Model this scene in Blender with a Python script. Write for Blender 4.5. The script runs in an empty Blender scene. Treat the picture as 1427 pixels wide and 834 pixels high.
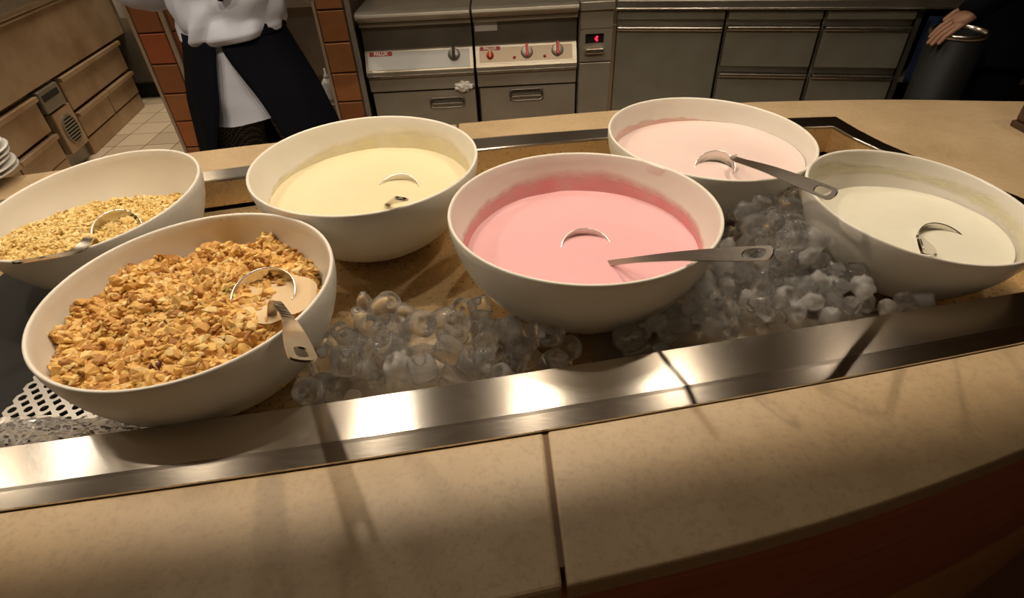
import bpy, bmesh, math, random
from mathutils import Vector, Matrix, noise
random.seed(7)
S = bpy.context.scene
C = S.collection
PI = math.pi
V3 = Vector

# ------------------------------------------------------------------ camera
F_PX = 780.0
cam_d = bpy.data.cameras.new('camera')
cam_d.sensor_fit = 'HORIZONTAL'; cam_d.sensor_width = 36.0
cam_d.lens = 36.0 * F_PX / 1427.0
cam_d.clip_start = 0.02; cam_d.clip_end = 60
cam = bpy.data.objects.new('camera', cam_d); C.objects.link(cam)
pitch, roll = math.radians(38.726), math.radians(-2.924)
fw = V3((0, math.cos(pitch), -math.sin(pitch)))
up0 = V3((0, math.sin(pitch), math.cos(pitch))); rt0 = V3((1, 0, 0))
rt = rt0*math.cos(roll) + up0*math.sin(roll)
up = -rt0*math.sin(roll) + up0*math.cos(roll)
M = Matrix((rt, up, -fw)).transposed().to_4x4()
M.translation = V3((0, 0, 1.385))
cam.matrix_world = M
S.camera = cam

# ------------------------------------------------------------------ world, exposure
w = bpy.data.worlds.new('world'); S.world = w; w.use_nodes = True
w.node_tree.nodes['Background'].inputs[0].default_value = (0.9, 0.72, 0.5, 1)
w.node_tree.nodes['Background'].inputs[1].default_value = 0.10
S.view_settings.view_transform = 'Standard'
S.view_settings.look = 'None'
S.view_settings.exposure = 0.0
S.view_settings.gamma = 1.0
S.view_settings.use_curve_mapping = False

# ------------------------------------------------------------------ large lamps
def area(name, loc, size, energy, col, rot=(0, 0, 0)):
    d = bpy.data.lights.new(name, 'AREA'); d.shape = 'RECTANGLE'
    d.size, d.size_y = size; d.energy = energy; d.color = col
    o = bpy.data.objects.new(name, d); C.objects.link(o); o.location = loc; o.rotation_euler = rot
    return o
WARM = (1.0, 0.83, 0.63)
for lx, le in ((-2.3, 3.5), (-1.45, 4.5), (-0.65, 4.5), (0.13, 3.6), (0.75, 2.2)):
    area('kitchen_ceiling_light', (lx, 1.85, 2.66), (0.14, 0.30), le, (1.0, 0.89, 0.74))
area('kitchen_ceiling_light', (-2.0, 3.9, 2.66), (0.5, 1.6), 45, (1.0, 0.80, 0.56))
area('dining_fill_light', (0.2, -1.3, 2.66), (2.4, 0.8), 3.6, (1.0, 0.78, 0.52))  # unseen fill light added on the dining side

# ------------------------------------------------------------------ materials
MATS = {}
def mat(name, col=(0.8, 0.8, 0.8), rough=0.5, metal=0.0, spec=0.5, trans=0.0, ior=1.45, coat=0.0, sss=0.0, emit=None, es=0):
    m = bpy.data.materials.new(name); m.use_nodes = True
    b = m.node_tree.nodes['Principled BSDF']
    b.inputs['Base Color'].default_value = (*col, 1)
    b.inputs['Roughness'].default_value = rough
    b.inputs['Metallic'].default_value = metal
    b.inputs['Specular IOR Level'].default_value = spec
    b.inputs['Transmission Weight'].default_value = trans
    b.inputs['IOR'].default_value = ior
    b.inputs['Coat Weight'].default_value = coat; b.inputs['Coat Roughness'].default_value = 0.02
    b.inputs['Subsurface Weight'].default_value = sss
    if emit:
        b.inputs['Emission Color'].default_value = (*emit, 1); b.inputs['Emission Strength'].default_value = es
    MATS[name] = m
    return m
def nd(m, t): return m.node_tree.nodes.new(t)
def lk(m, a, b): m.node_tree.links.new(a, b)
def bsdf(m): return m.node_tree.nodes['Principled BSDF']
def coords(m, kind='Object', scale=(1, 1, 1), rot=(0, 0, 0)):
    t = nd(m, 'ShaderNodeTexCoord'); mp = nd(m, 'ShaderNodeMapping')
    lk(m, t.outputs[kind], mp.inputs[0]); mp.inputs['Scale'].default_value = scale; mp.inputs['Rotation'].default_value = rot
    return mp.outputs[0]
def noise_n(m, vec, scale, detail=4, rough=0.55):
    n = nd(m, 'ShaderNodeTexNoise'); n.inputs['Scale'].default_value = scale
    n.inputs['Detail'].default_value = detail; n.inputs['Roughness'].default_value = rough
    if vec is not None: lk(m, vec, n.inputs['Vector'])
    return n.outputs['Fac']
def ramp(m, fac, stops):
    r = nd(m, 'ShaderNodeValToRGB'); lk(m, fac, r.inputs[0]); e = r.color_ramp.elements
    while len(e) < len(stops): e.new(0.5)
    for i, (p, c) in enumerate(stops):
        e[i].position = p; e[i].color = (*c, 1) if len(c) == 3 else c
    return r.outputs[0]
def mixc(m, fac, a, b, mode='MIX'):
    x = nd(m, 'ShaderNodeMix'); x.data_type = 'RGBA'; x.blend_type = mode
    for sock, v in ((x.inputs[0], fac), (x.inputs[6], a), (x.inputs[7], b)):
        if hasattr(v, 'is_linked'): lk(m, v, sock)
        elif isinstance(v, (int, float)): sock.default_value = v
        else: sock.default_value = (*v, 1)
    return x.outputs[2]
def math_n(m, op, a, b=None, clamp=False):
    x = nd(m, 'ShaderNodeMath'); x.operation = op; x.use_clamp = clamp
    for i, v in enumerate((a, b)):
        if v is None: continue
        if hasattr(v, 'is_linked'): lk(m, v, x.inputs[i])
        else: x.inputs[i].default_value = v
    return x.outputs[0]
def bump(m, h, strength=0.3, dist=0.002):
    b = nd(m, 'ShaderNodeBump'); b.inputs['Strength'].default_value = strength; b.inputs['Distance'].default_value = dist
    lk(m, h, b.inputs['Height']); lk(m, b.outputs[0], bsdf(m).inputs['Normal'])

def steel(name, col, rough, brush=(1, 1, 60), stain=(0.5, 0.42, 0.32), amount=0.5, bstr=0.05, metal=1.0):
    m = mat(name, col, rough, metal)
    v = coords(m, 'Object', brush)
    n = noise_n(m, v, 14, 3)
    n2 = noise_n(m, coords(m), 3.1, 5, 0.6)
    st = ramp(m, n2, [(0.42, (0, 0, 0)), (0.72, (1, 1, 1))])
    f = math_n(m, 'MULTIPLY', st, amount)
    c = mixc(m, f, col, tuple(a*b for a, b in zip(col, stain)))
    lk(m, c, bsdf(m).inputs['Base Color'])
    r = nd(m, 'ShaderNodeMapRange'); lk(m, n, r.inputs[0])
    r.inputs[3].default_value = rough*0.8; r.inputs[4].default_value = rough*1.25
    lk(m, r.outputs[0], bsdf(m).inputs['Roughness'])
    bump(m, n, bstr, 0.001)
    return m

# counter stone
m = mat('stone', (0.52, 0.41, 0.27), 0.42)
v = coords(m)
n1 = noise_n(m, v, 5, 6, 0.62); n2 = noise_n(m, v, 150, 3, 0.6); n3 = noise_n(m, v, 19, 4, 0.65)
c = ramp(m, n1, [(0.3, (0.39, 0.275, 0.150)), (0.55, (0.49, 0.355, 0.205)), (0.75, (0.54, 0.41, 0.25))])
c = mixc(m, math_n(m, 'MULTIPLY', ramp(m, n2, [(0.50, (0, 0, 0)), (0.66, (1, 1, 1))]), 0.28), c, (0.27, 0.19, 0.11))
c = mixc(m, ramp(m, n3, [(0.69, (0, 0, 0)), (0.77, (0.6, 0.6, 0.6))]), c, (0.24, 0.16, 0.085))
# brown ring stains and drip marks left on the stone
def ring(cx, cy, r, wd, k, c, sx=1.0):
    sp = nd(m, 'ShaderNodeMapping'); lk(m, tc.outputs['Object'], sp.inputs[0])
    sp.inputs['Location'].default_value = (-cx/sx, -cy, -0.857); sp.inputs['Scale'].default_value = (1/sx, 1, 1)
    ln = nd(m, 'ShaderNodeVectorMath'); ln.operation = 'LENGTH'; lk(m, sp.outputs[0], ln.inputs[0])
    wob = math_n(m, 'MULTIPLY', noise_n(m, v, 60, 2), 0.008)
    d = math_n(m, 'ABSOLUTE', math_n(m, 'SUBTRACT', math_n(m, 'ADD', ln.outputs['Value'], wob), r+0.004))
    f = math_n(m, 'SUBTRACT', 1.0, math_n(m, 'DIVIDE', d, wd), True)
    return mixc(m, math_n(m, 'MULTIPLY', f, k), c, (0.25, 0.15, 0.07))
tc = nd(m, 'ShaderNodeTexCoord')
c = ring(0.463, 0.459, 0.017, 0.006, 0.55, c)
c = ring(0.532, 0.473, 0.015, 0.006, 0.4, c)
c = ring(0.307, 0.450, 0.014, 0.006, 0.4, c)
lk(m, c, bsdf(m).inputs['Base Color'])
bump(m, n2, 0.15, 0.001)

m = mat('mahogany', (0.22, 0.045, 0.018), 0.35, coat=0.2)
n = noise_n(m, coords(m, 'Object', (1, 1, 14)), 6, 4)
lk(m, ramp(m, n, [(0.3, (0.44, 0.13, 0.075)), (0.7, (0.58, 0.20, 0.115))]), bsdf(m).inputs['Base Color'])
m = mat('light_wood', (0.42, 0.19, 0.075), 0.45)
n = noise_n(m, coords(m, 'Object', (1, 1, 9)), 6, 4)
lk(m, ramp(m, n, [(0.3, (0.58, 0.29, 0.12)), (0.7, (0.72, 0.40, 0.18))]), bsdf(m).inputs['Base Color'])

mat('grout', (0.16, 0.10, 0.06), 0.9)
mat('grout_pale', (0.42, 0.30, 0.20), 0.9)
steel('rail_steel', (0.60, 0.55, 0.48), 0.20, (3, 70, 3), (0.75, 0.68, 0.58), 0.35, 0.04)
m = MATS['rail_steel']; bsdf(m).inputs['Anisotropic'].default_value = 0.85
cx_ = nd(m, 'ShaderNodeCombineXYZ'); cx_.inputs[0].default_value = -0.13; cx_.inputs[1].default_value = 1.0
lk(m, cx_.outputs[0], bsdf(m).inputs['Tangent'])
steel('tray_steel', (0.66, 0.50, 0.28), 0.28, (8, 8, 8), (0.72, 0.60, 0.45), 0.7, 0.06, metal=0.65)
steel('perforated_steel', (0.62, 0.58, 0.52), 0.32, (8, 8, 8), (0.7, 0.6, 0.5), 0.5)
steel('kitchen_steel', (0.50, 0.46, 0.38), 0.36, (2, 2, 60), (0.55, 0.45, 0.33), 0.55, metal=0.6)
steel('dark_steel', (0.30, 0.28, 0.24), 0.34, (2, 2, 60), (0.45, 0.38, 0.28), 0.7, metal=0.7)
steel('warm_steel', (0.50, 0.38, 0.26), 0.42, (2, 40, 2), (0.6, 0.45, 0.32), 0.8, metal=0.6)
steel('fridge_steel', (0.40, 0.39, 0.32), 0.36, (60, 60, 2), (0.5, 0.45, 0.36), 0.5, metal=0.6)
steel('bright_steel', (0.74, 0.70, 0.62), 0.25, (2, 2, 40), (0.8, 0.75, 0.7), 0.3)
steel('ladle_steel', (0.70, 0.66, 0.61), 0.22, (20, 20, 20), (0.8, 0.74, 0.68), 0.3, 0.02)
mat('white_plate', (0.70, 0.68, 0.64), 0.25)
mat('black_rubber', (0.015, 0.014, 0.013), 0.6)
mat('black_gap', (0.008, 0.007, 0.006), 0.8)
mat('red_plastic', (0.62, 0.03, 0.03), 0.35)
mat('yellow_plastic', (0.75, 0.45, 0.12), 0.35)
mat('logo_red', (0.38, 0.03, 0.03), 0.45)
mat('logo_white', (0.85, 0.80, 0.72), 0.5)
mat('panel_white', (0.58, 0.57, 0.53), 0.35)
mat('panel_tan', (0.30, 0.24, 0.17), 0.4, 0.6)
mat('sticker', (0.62, 0.60, 0.55), 0.6)
mat('red_led', (0.8, 0.02, 0.03), 0.4, emit=(1.0, 0.02, 0.05), es=2.2)
mat('white_cloth', (0.60, 0.63, 0.74), 0.85)
mat('black_cloth', (0.006, 0.0065, 0.010), 0.95, spec=0.1)
mat('navy_cloth', (0.012, 0.02, 0.05), 0.85, spec=0.2)
mat('skin', (0.42, 0.23, 0.15), 0.5, sss=0.05)
mat('hair', (0.02, 0.015, 0.012), 0.6)
mat('shoe', (0.02, 0.02, 0.02), 0.4)
mat('eye', (0.03, 0.02, 0.02), 0.2)
mat('paper', (0.75, 0.72, 0.66), 0.8)
mat('bin_black', (0.008, 0.008, 0.008), 0.6)
mat('dark_wood', (0.07, 0.035, 0.02), 0.45)
mat('wall_paint', (0.30, 0.22, 0.14), 0.8)
mat('dark_paint', (0.06, 0.05, 0.04), 0.8)
mat('ceiling_paint', (0.34, 0.30, 0.24), 0.9)
mat('carpet', (0.26, 0.12, 0.06), 0.95)
mat('lamp_glass', (1, 0.9, 0.7), 0.3, emit=(1, 0.82, 0.55), es=30)
m = mat('checked_cloth', (0.1, 0.1, 0.1), 0.9)
ch = nd(m, 'ShaderNodeTexChecker'); lk(m, coords(m), ch.inputs['Vector']); ch.inputs['Scale'].default_value = 130
lk(m, noise_n(m, coords(m), 4), ch.inputs['Color1']); ch.inputs['Color1'].default_value = (0.02, 0.02, 0.025, 1)
for l in list(m.node_tree.links):
    if l.to_socket == ch.inputs['Color1']: m.node_tree.links.remove(l)
ch.inputs['Color2'].default_value = (0.22, 0.22, 0.22, 1)
lk(m, ch.outputs[0], bsdf(m).inputs['Base Color'])
m = mat('terracotta', (0.42, 0.14, 0.05), 0.55)
oi = nd(m, 'ShaderNodeObjectInfo')
cr = ramp(m, oi.outputs['Random'], [(0.0, (0.30, 0.10, 0.035)), (0.35, (0.42, 0.17, 0.055)), (0.7, (0.50, 0.19, 0.065)), (1.0, (0.45, 0.10, 0.035))])
n = noise_n(m, coords(m), 22, 5)
lk(m, mixc(m, math_n(m, 'MULTIPLY', n, 0.55), cr, (0.20, 0.075, 0.03)), bsdf(m).inputs['Base Color'])
bump(m, n, 0.3, 0.003)
m = mat('floor_tile', (0.62, 0.52, 0.40), 0.4)
oi = nd(m, 'ShaderNodeObjectInfo')
lk(m, ramp(m, oi.outputs['Random'], [(0, (0.50, 0.42, 0.32)), (1, (0.64, 0.55, 0.43))]), bsdf(m).inputs['Base Color'])
# melamine bowl
m = mat('melamine', (0.74, 0.69, 0.60), 0.33)
n = noise_n(m, coords(m), 9, 4)
lk(m, mixc(m, math_n(m, 'MULTIPLY', ramp(m, n, [(0.5, (0, 0, 0)), (0.75, (1, 1, 1))]), 0.35), (0.76, 0.715, 0.63), (0.66, 0.58, 0.45)), bsdf(m).inputs['Base Color'])
def dairy(name, col, sss=0.12, rough=0.22):
    m = mat(name, col, rough, sss=sss)
    b = bsdf(m); b.inputs['Subsurface Radius'].default_value = (0.012, 0.008, 0.005); b.inputs['Subsurface Scale'].default_value = 0.6
    n = noise_n(m, coords(m), 30, 3); bump(m, n, 0.06, 0.002)
    return m
dairy('yogurt_yellow', (0.74, 0.65, 0.42))
dairy('yogurt_pink', (0.77, 0.43, 0.45))
dairy('yogurt_peach', (0.78, 0.61, 0.57))
dairy('yogurt_white', (0.76, 0.73, 0.60))
def film(name, col, alpha=1.0):
    m = mat(name, col, 0.3)
    n = noise_n(m, coords(m), 26, 5, 0.65)
    lk(m, mixc(m, ramp(m, n, [(0.35, (0, 0, 0)), (0.7, (1, 1, 1))]), col, tuple(min(1, x*0.86+0.13) for x in col)), bsdf(m).inputs['Base Color'])
    a = ramp(m, n, [(0.2, (alpha,)*3), (0.8, (alpha*0.65,)*3)])
    at = nd(m, 'ShaderNodeAttribute'); at.attribute_name = 'thick'
    lk(m, math_n(m, 'MULTIPLY', a, at.outputs['Fac']), bsdf(m).inputs['Alpha'])
    return m
film('film_pink', (0.80, 0.25, 0.26), 0.85)
film('film_peach', (0.84, 0.45, 0.37), 0.65)
film('film_yellow', (0.78, 0.66, 0.30), 0.55)
film('film_cream', (0.76, 0.70, 0.45), 0.6)
def flakes(name, stops):
    m = mat(name, (0.7, 0.5, 0.2), 0.7)
    g = nd(m, 'ShaderNodeNewGeometry')
    c = ramp(m, g.outputs['Random Per Island'], stops)
    n = noise_n(m, coords(m), 240, 3)
    lk(m, mixc(m, math_n(m, 'MULTIPLY', n, 0.35), c, (0.50, 0.26, 0.08)), bsdf(m).inputs['Base Color'])
    bump(m, n, 0.4, 0.001)
flakes('granola', [(0.0, (0.28, 0.11, 0.03)), (0.14, (0.54, 0.27, 0.07)), (0.40, (0.74, 0.45, 0.13)), (0.8, (0.82, 0.56, 0.19)), (1.0, (0.84, 0.66, 0.32))])
flakes('muesli', [(0.0, (0.58, 0.37, 0.12)), (0.15, (0.76, 0.56, 0.20)), (0.6, (0.84, 0.66, 0.27)), (1.0, (0.86, 0.73, 0.38))])
dairy('oat_milk', (0.66, 0.50, 0.31))
mat('raisin', (0.10, 0.02, 0.02), 0.45)
mat('green_seed', (0.48, 0.52, 0.12), 0.5)
m = mat('ice', (0.97, 0.97, 0.96), 0.02, trans=0.95, ior=1.40, coat=0.5)
bsdf(m).inputs['Alpha'].default_value = 0.82
m = mat('cloudy_ice', (0.95, 0.94, 0.92), 0.05, trans=0.80, ior=1.36, coat=0.6)
bsdf(m).inputs['Alpha'].default_value = 0.90
n = noise_n(m, coords(m), 45, 3); bump(m, n, 0.3, 0.002)
m = mat('ice_bed', (0.60, 0.53, 0.43), 0.08, trans=0.6, ior=1.31, coat=1.0)
n = noise_n(m, coords(m), 40, 4); bump(m, n, 0.7, 0.004)

# ------------------------------------------------------------------ mesh helpers
class MB:
    def __init__(s): s.v = []; s.f = []; s.sm = []
    def add(s, vs, fs, smooth=False):
        b = len(s.v); s.v += [V3(p) for p in vs]
        for f in fs: s.f.append([b+i for i in f]); s.sm.append(smooth)
        return s
    def box(s, x0, x1, y0, y1, z0, z1):
        vs = [(x, y, z) for z in (z0, z1) for y in (y0, y1) for x in (x0, x1)]
        return s.add(vs, [(0, 2, 3, 1), (4, 5, 7, 6), (0, 1, 5, 4), (2, 6, 7, 3), (0, 4, 6, 2), (1, 3, 7, 5)])
    def prism(s, poly, z0, z1):
        n = len(poly)
        ar = sum(poly[i][0]*poly[(i+1) % n][1]-poly[(i+1) % n][0]*poly[i][1] for i in range(n))
        if ar < 0: poly = poly[::-1]
        vs = [(p[0], p[1], z0) for p in poly]+[(p[0], p[1], z1) for p in poly]
        fs = [tuple(range(n-1, -1, -1)), tuple(range(n, 2*n))]+[(i, (i+1) % n, n+(i+1) % n, n+i) for i in range(n)]
        return s.add(vs, fs)
    def loft(s, rings, closed=True, cap0=True, cap1=True, smooth=True):
        n = len(rings[0]); vs = [p for r in rings for p in r]; fs = []
        for i in range(len(rings)-1):
            for j in range(n if closed else n-1):
                k = (j+1) % n
                fs.append((i*n+j, i*n+k, (i+1)*n+k, (i+1)*n+j))
        if cap0: fs.append(tuple(range(n-1, -1, -1)))
        if cap1: fs.append(tuple(range((len(rings)-1)*n, len(rings)*n)))
        return s.add(vs, fs, smooth)
    def lathe(s, prof, n=48, c=(0, 0, 0), smooth=True):
        rings = [[(c[0]+r*math.cos(2*PI*j/n), c[1]+r*math.sin(2*PI*j/n), c[2]+z) for j in range(n)] for r, z in prof]
        return s.loft(rings, True, prof[0][0] > 1e-6 and False, False, smooth)
    def tube(s, path, rad, n=10, smooth=True):
        path = [V3(p) for p in path]; rings = []; ref = None
        for i, p in enumerate(path):
            t = (path[min(i+1, len(path)-1)]-path[max(i-1, 0)]).normalized()
            if ref is None: ref = t.orthogonal().normalized()
            ref = (ref-t*ref.dot(t)).normalized(); b = t.cross(ref)
            r = rad[i] if isinstance(rad, (list, tuple)) else rad
            rings.append([p+ref*math.cos(2*PI*k/n)*r+b*math.sin(2*PI*k/n)*r for k in range(n)])
        return s.loft(rings, True, True, True, smooth)
    def mesh(s, name, off=(0, 0, 0), mt=None):
        o = V3(off); me = bpy.data.meshes.new(name)
        me.from_pydata([p-o for p in s.v], [], s.f)
        me.polygons.foreach_set('use_smooth', s.sm)
        if mt: me.materials.append(MATS[mt])
        me.update()
        return me
    def build(s, name, mt, parent=None, bevel=0, off=None, seg=2):
        off = off if off is not None else (parent.location if parent is not None else (0, 0, 0))
        o = bpy.data.objects.new(name, s.mesh(name, off, mt)); C.objects.link(o)
        if parent is not None: o.parent = parent
        if bevel:
            b = o.modifiers.new('bevel', 'BEVEL'); b.width = bevel; b.segments = seg; b.limit_method = 'ANGLE'; b.angle_limit = math.radians(40)
        return o
def box(name, mt, parent, x0, x1, y0, y1, z0, z1, bevel=0.002, off=None):
    return MB().box(x0, x1, y0, y1, z0, z1).build(name, mt, parent, bevel, off)
def tag(o, label, cat, group=None, kind=None):
    if label: o['label'] = label
    if cat: o['category'] = cat
    if group: o['group'] = group
    if kind: o['kind'] = kind
    return o
def thing(name, label, cat, loc=(0, 0, 0), group=None, rotz=0):
    o = bpy.data.objects.new(name, None); C.objects.link(o); o.location = loc; o.rotation_euler = (0, 0, rotz)
    o.empty_display_size = 0.05
    return tag(o, label, cat, group)
def struct(o): o['kind'] = 'structure'; return o
def recentre(o):
    """move a mesh object's origin to the base centre of its own geometry"""
    vs = [v.co for v in o.data.vertices]
    c = V3(((min(v.x for v in vs)+max(v.x for v in vs))/2, (min(v.y for v in vs)+max(v.y for v in vs))/2, min(v.z for v in vs)))
    for v in o.data.vertices: v.co -= c
    o.location = o.location + c
    return o
def lerp(a, b, t): return a+(b-a)*t
def resample(pts, n):
    pts = [V3((p[0], p[1], 0)) for p in pts]
    L = [0]
    for a, b in zip(pts, pts[1:]): L.append(L[-1]+(b-a).length)
    out = []
    for i in range(n):
        d = L[-1]*i/(n-1); k = 0
        while k < len(L)-2 and L[k+1] < d: k += 1
        t = (d-L[k])/max(1e-9, L[k+1]-L[k]); out.append(pts[k].lerp(pts[k+1], min(1, t)))
    return out
def smooth_line(pts, n, it=3):
    p = resample(pts, n)
    for _ in range(it):
        p = [p[0]]+[(p[i-1]+p[i]*2+p[i+1])/4 for i in range(1, n-1)]+[p[-1]]
    return p

# ------------------------------------------------------------------ the room
fl = struct(MB().box(-4.2, 4.2, 1.30, 6.0, -0.06, -0.008).build('floor', 'grout_pale'))
tile_me = MB().box(-0.097, 0.097, -0.097, 0.097, -0.02, 0).mesh('tile', mt='floor_tile')
for i in range(11):
    for j in range(15):
        t = bpy.data.objects.new('tile', tile_me); C.objects.link(t); t.parent = fl
        t.location = (-3.0+0.2*i, 2.2+0.2*j, 0)
struct(MB().box(-4.2, 4.2, -3.5, 1.30, -0.06, 0.0).build('floor_dining', 'carpet'))
struct(MB().box(-4.2, 4.2, -3.5, 6.0, 2.70, 2.80).build('ceiling', 'ceiling_paint'))
struct(MB().box(-4.2, 4.2, 6.0, 6.1, 0, 2.7).build('wall_back', 'wall_paint'))
struct(MB().box(-4.3, -4.2, -3.5, 6.0, 0, 2.7).build('wall_left', 'wall_paint'))
struct(MB().box(4.2, 4.3, -3.5, 6.0, 0, 2.7).build('wall_right', 'dark_paint'))
struct(MB().box(-4.2, 4.2, -3.6, -3.5, 0, 2.7).build('wall_front', 'wall_paint'))
# overhead shelf, unseen, added so its rear edge shades the front of the counter
struct(MB().prism([(-2.2, 0.28), (2.2, 0.74), (2.2, 0.955), (-2.2, 0.466)], 1.50, 1.52).build('shadow_shelf', 'dark_wood'))

# ------------------------------------------------------------------ buffet counter
ZC = 0.857
KS = 1.082
front_edge = [(-1.9, 0.16), (-1.3, 0.115), (-0.75, 0.125), (-0.35, 0.155), (-0.08, 0.196), (-0.012, 0.208), (0.084, 0.223), (0.168, 0.239), (0.272, 0.258), (0.388, 0.290), (0.498, 0.322), (0.75, 0.41), (1.1, 0.57), (1.5, 0.80), (1.9, 1.08)]
back_edge = [(-1.9, 0.86), (-1.3, 1.04), (-0.687, 1.181), (-0.569, 1.205), (-0.101, 1.268), (0.253, 1.301), (0.579, 1.312), (0.919, 1.281), (1.173, 1.225), (1.5, 1.18), (1.9, 1.12)]
fo = [(-0.98, 0.262), (-0.75, 0.288), (-0.513, 0.316), (-0.239, 0.345), (0.028, 0.378), (0.307, 0.420), (0.611, 0.472), (0.915, 0.530)]
fi = [(-0.905, 0.352), (-0.75, 0.368), (-0.562, 0.388), (-0.221, 0.427), (0.001, 0.458), (0.25, 0.495), (0.677, 0.560), (0.850, 0.588)]
ro = [(0.915, 0.530), (0.890, 0.72), (0.810, 0.90), (0.752, 1.03), (0.732, 1.189)]
ri = [(0.850, 0.588), (0.835, 0.75), (0.765, 0.91), (0.702, 1.04), (0.692, 1.121)]
bo = [(0.732, 1.189), (0.648, 1.197), (0.234, 1.190), (-0.053, 1.174), (-0.53, 1.090), (-0.613, 1.070), (-1.04, 0.975)]
bi = [(0.692, 1.121), (0.655, 1.127), (0.224, 1.126), (-0.052, 1.097), (-0.50, 1.030), (-0.589, 1.013), (-0.955, 0.930)]
lo = [(-1.04, 0.975), (-1.01, 0.62), (-0.98, 0.262)]
li = [(-0.955, 0.930), (-0.93, 0.64), (-0.905, 0.352)]
front_edge, back_edge, fo, fi, ro, ri, bo, bi, lo, li = [[(KS*x, KS*y) for x, y in l] for l in (front_edge, back_edge, fo, fi, ro, ri, bo, bi, lo, li)]
fo, fi = smooth_line(fo, 24, 2), smooth_line(fi, 24, 2)
ro, ri = smooth_line(ro, 10, 1), smooth_line(ri, 10, 1)
bo, bi = smooth_line(bo, 24, 2), smooth_line(bi, 24, 2)
lo, li = resample(lo, 6), resample(li, 6)
OUT = fo[:-1]+ro[:-1]+bo[:-1]+lo[:-1]
INN = fi[:-1]+ri[:-1]+bi[:-1]+li[:-1]
NL = len(OUT)
counter = thing('buffet_counter', 'curved beige stone buffet counter with a mahogany front', 'counter', (0, 0.7, 0))
FE = smooth_line(front_edge, 60, 3); BE = smooth_line(back_edge, 60, 3)
def at_x(line, x):
    for a, b in zip(line, line[1:]):
        if min(a.x, b.x) <= x <= max(a.x, b.x) and abs(a.x-b.x) > 1e-9:
            return a.lerp(b, (x-a.x)/(b.x-a.x))
def part_line(line, x0, x1):
    out = [at_x(line, x0)]+[p for p in sorted(line, key=lambda q: q.x) if x0 < p.x < x1]+[at_x(line, x1)]
    return [(p.x, p.y) for p in out]
foL = [V3((-2.0, 0.22, 0))]+list(fo)
def slab(poly):
    return MB().prism(poly, ZC-0.028, ZC).build('slab', 'stone', counter, 0.005, seg=3)
g = 0.0022
xs = 0.035; xe = fo[-1].x; xl = fo[0].x; xb = bo[0].x-0.002; xm = bo[-1].x
# front slabs between the front edge and the steel rim, then the right end with the back, the back left and the left end
slab(part_line(FE, xl+g, xs-g)+part_line(fo, xl+g, xs-g-0.004)[::-1])
slab(part_line(FE, xs+g, xe-g)+part_line(fo, xs+g-0.004, xe-0.001)[::-1])
rr_ = [(p.x, p.y) for p in ro]; ll_ = [(p.x, p.y) for p in lo]
slab(part_line(FE, xe+g, 2.05)+part_line(BE, -0.110, 2.05)[::-1]+part_line(bo, -0.110, xb)+[p for p in rr_[::-1]])
slab(part_line(BE, xm-0.10, -0.115)[::-1]+part_line(bo, xm+0.001, -0.115))
slab(part_line(FE, -2.05, xl-g)+[p for p in ll_[::-1]]+[(xm-0.105, at_x(BE, xm-0.105).y)]+part_line(BE, -2.05, xm-0.11)[::-1])
# grout bed under the slabs, counter body, mahogany band, lower front
def inset(line, d):
    out = []
    for i, p in enumerate(line):
        t = (line[min(i+1, len(line)-1)]-line[max(i-1, 0)]).normalized()
        out.append(p+V3((-t.y, t.x, 0))*d)
    return out
fe2 = inset(FE, 0.010); be2 = inset(BE, -0.012)
def strip(name, mt, a, b, z0, z1, closed=False, bevel=0):
    """solid strip between two plan lines of equal length"""
    mb = MB(); rings = [[(p.x, p.y, z0), (q.x, q.y, z0), (q.x, q.y, z1), (p.x, p.y, z1)] for p, q in zip(a, b)]
    if closed: rings.append(rings[0])
    mb.loft(rings, True, not closed, not closed, False)
    return mb.build(name, mt, counter, bevel)
strip('grout_bed', 'grout', inset(FE, 0.02), [at for at in resample([(p.x, p.y) for p in foL]+[(1.3, 0.78), (2.0, 1.20)], 60)], ZC-0.035, ZC-0.0025)
strip('grout_bed', 'grout', resample([(-2.0, 0.86)]+[(p.x, p.y) for p in bo[::-1]]+[(2.0, 1.17)], 60), inset(BE, -0.02), ZC-0.035, ZC-0.0025)
strip('front_band', 'mahogany', inset(FE, 0.004), inset(FE, 0.03), 0.50, ZC-0.029)
strip('front_panel', 'light_wood', inset(FE, 0.010), inset(FE, 0.04), 0.0, 0.499)
strip('back_panel', 'dark_steel', inset(BE, -0.045), inset(BE, -0.012), 0.0, ZC-0.029)

# ------------------------------------------------------------------ chilled tray with steel rim
ZR = 0.867; ZF = 0.797
tray = thing('chilled_tray', 'long stainless steel ice tray set into the stone counter', 'tray', (0, 0.75, ZF))
mb = MB()
def ringz(fr, z, da=0.0): return [(OUT[i].lerp(INN[i], fr)).to_tuple()[:2]+(z,) for i in range(NL)]
prof = [(-0.005, ZC-0.006), (-0.005, ZC+0.0005), (0.0, ZC+0.003), (0.22, ZC+0.0085), (0.27, ZR), (0.97, ZR), (0.995, ZR-0.002), (1.0, ZR-0.006), (1.04, ZF+0.01)]
rings = [ringz(a, z) for a, z in prof]
n = NL; vs = [p for r in rings for p in r]; fs = []
for i in range(len(rings)-1):
    for j in range(n): k = (j+1) % n; fs.append((i*n+j, i*n+k, (i+1)*n+k, (i+1)*n+j))
split = 7
rim = MB().add(vs[:(split+1)*n], [f for f in fs if max(f) < (split+1)*n]).build('rim', 'rail_steel', tray)
for p in rim.data.polygons: p.use_smooth = False
wall = MB().add(vs, [f for f in fs if min(f) >= split*n]).build('side_wall', 'tray_steel', tray)
base = [(OUT[i].lerp(INN[i], 1.04)) for i in range(NL)]
MB().prism([(p.x, p.y) for p in base], ZF-0.012, ZF).build('base', 'tray_steel', tray)
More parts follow.
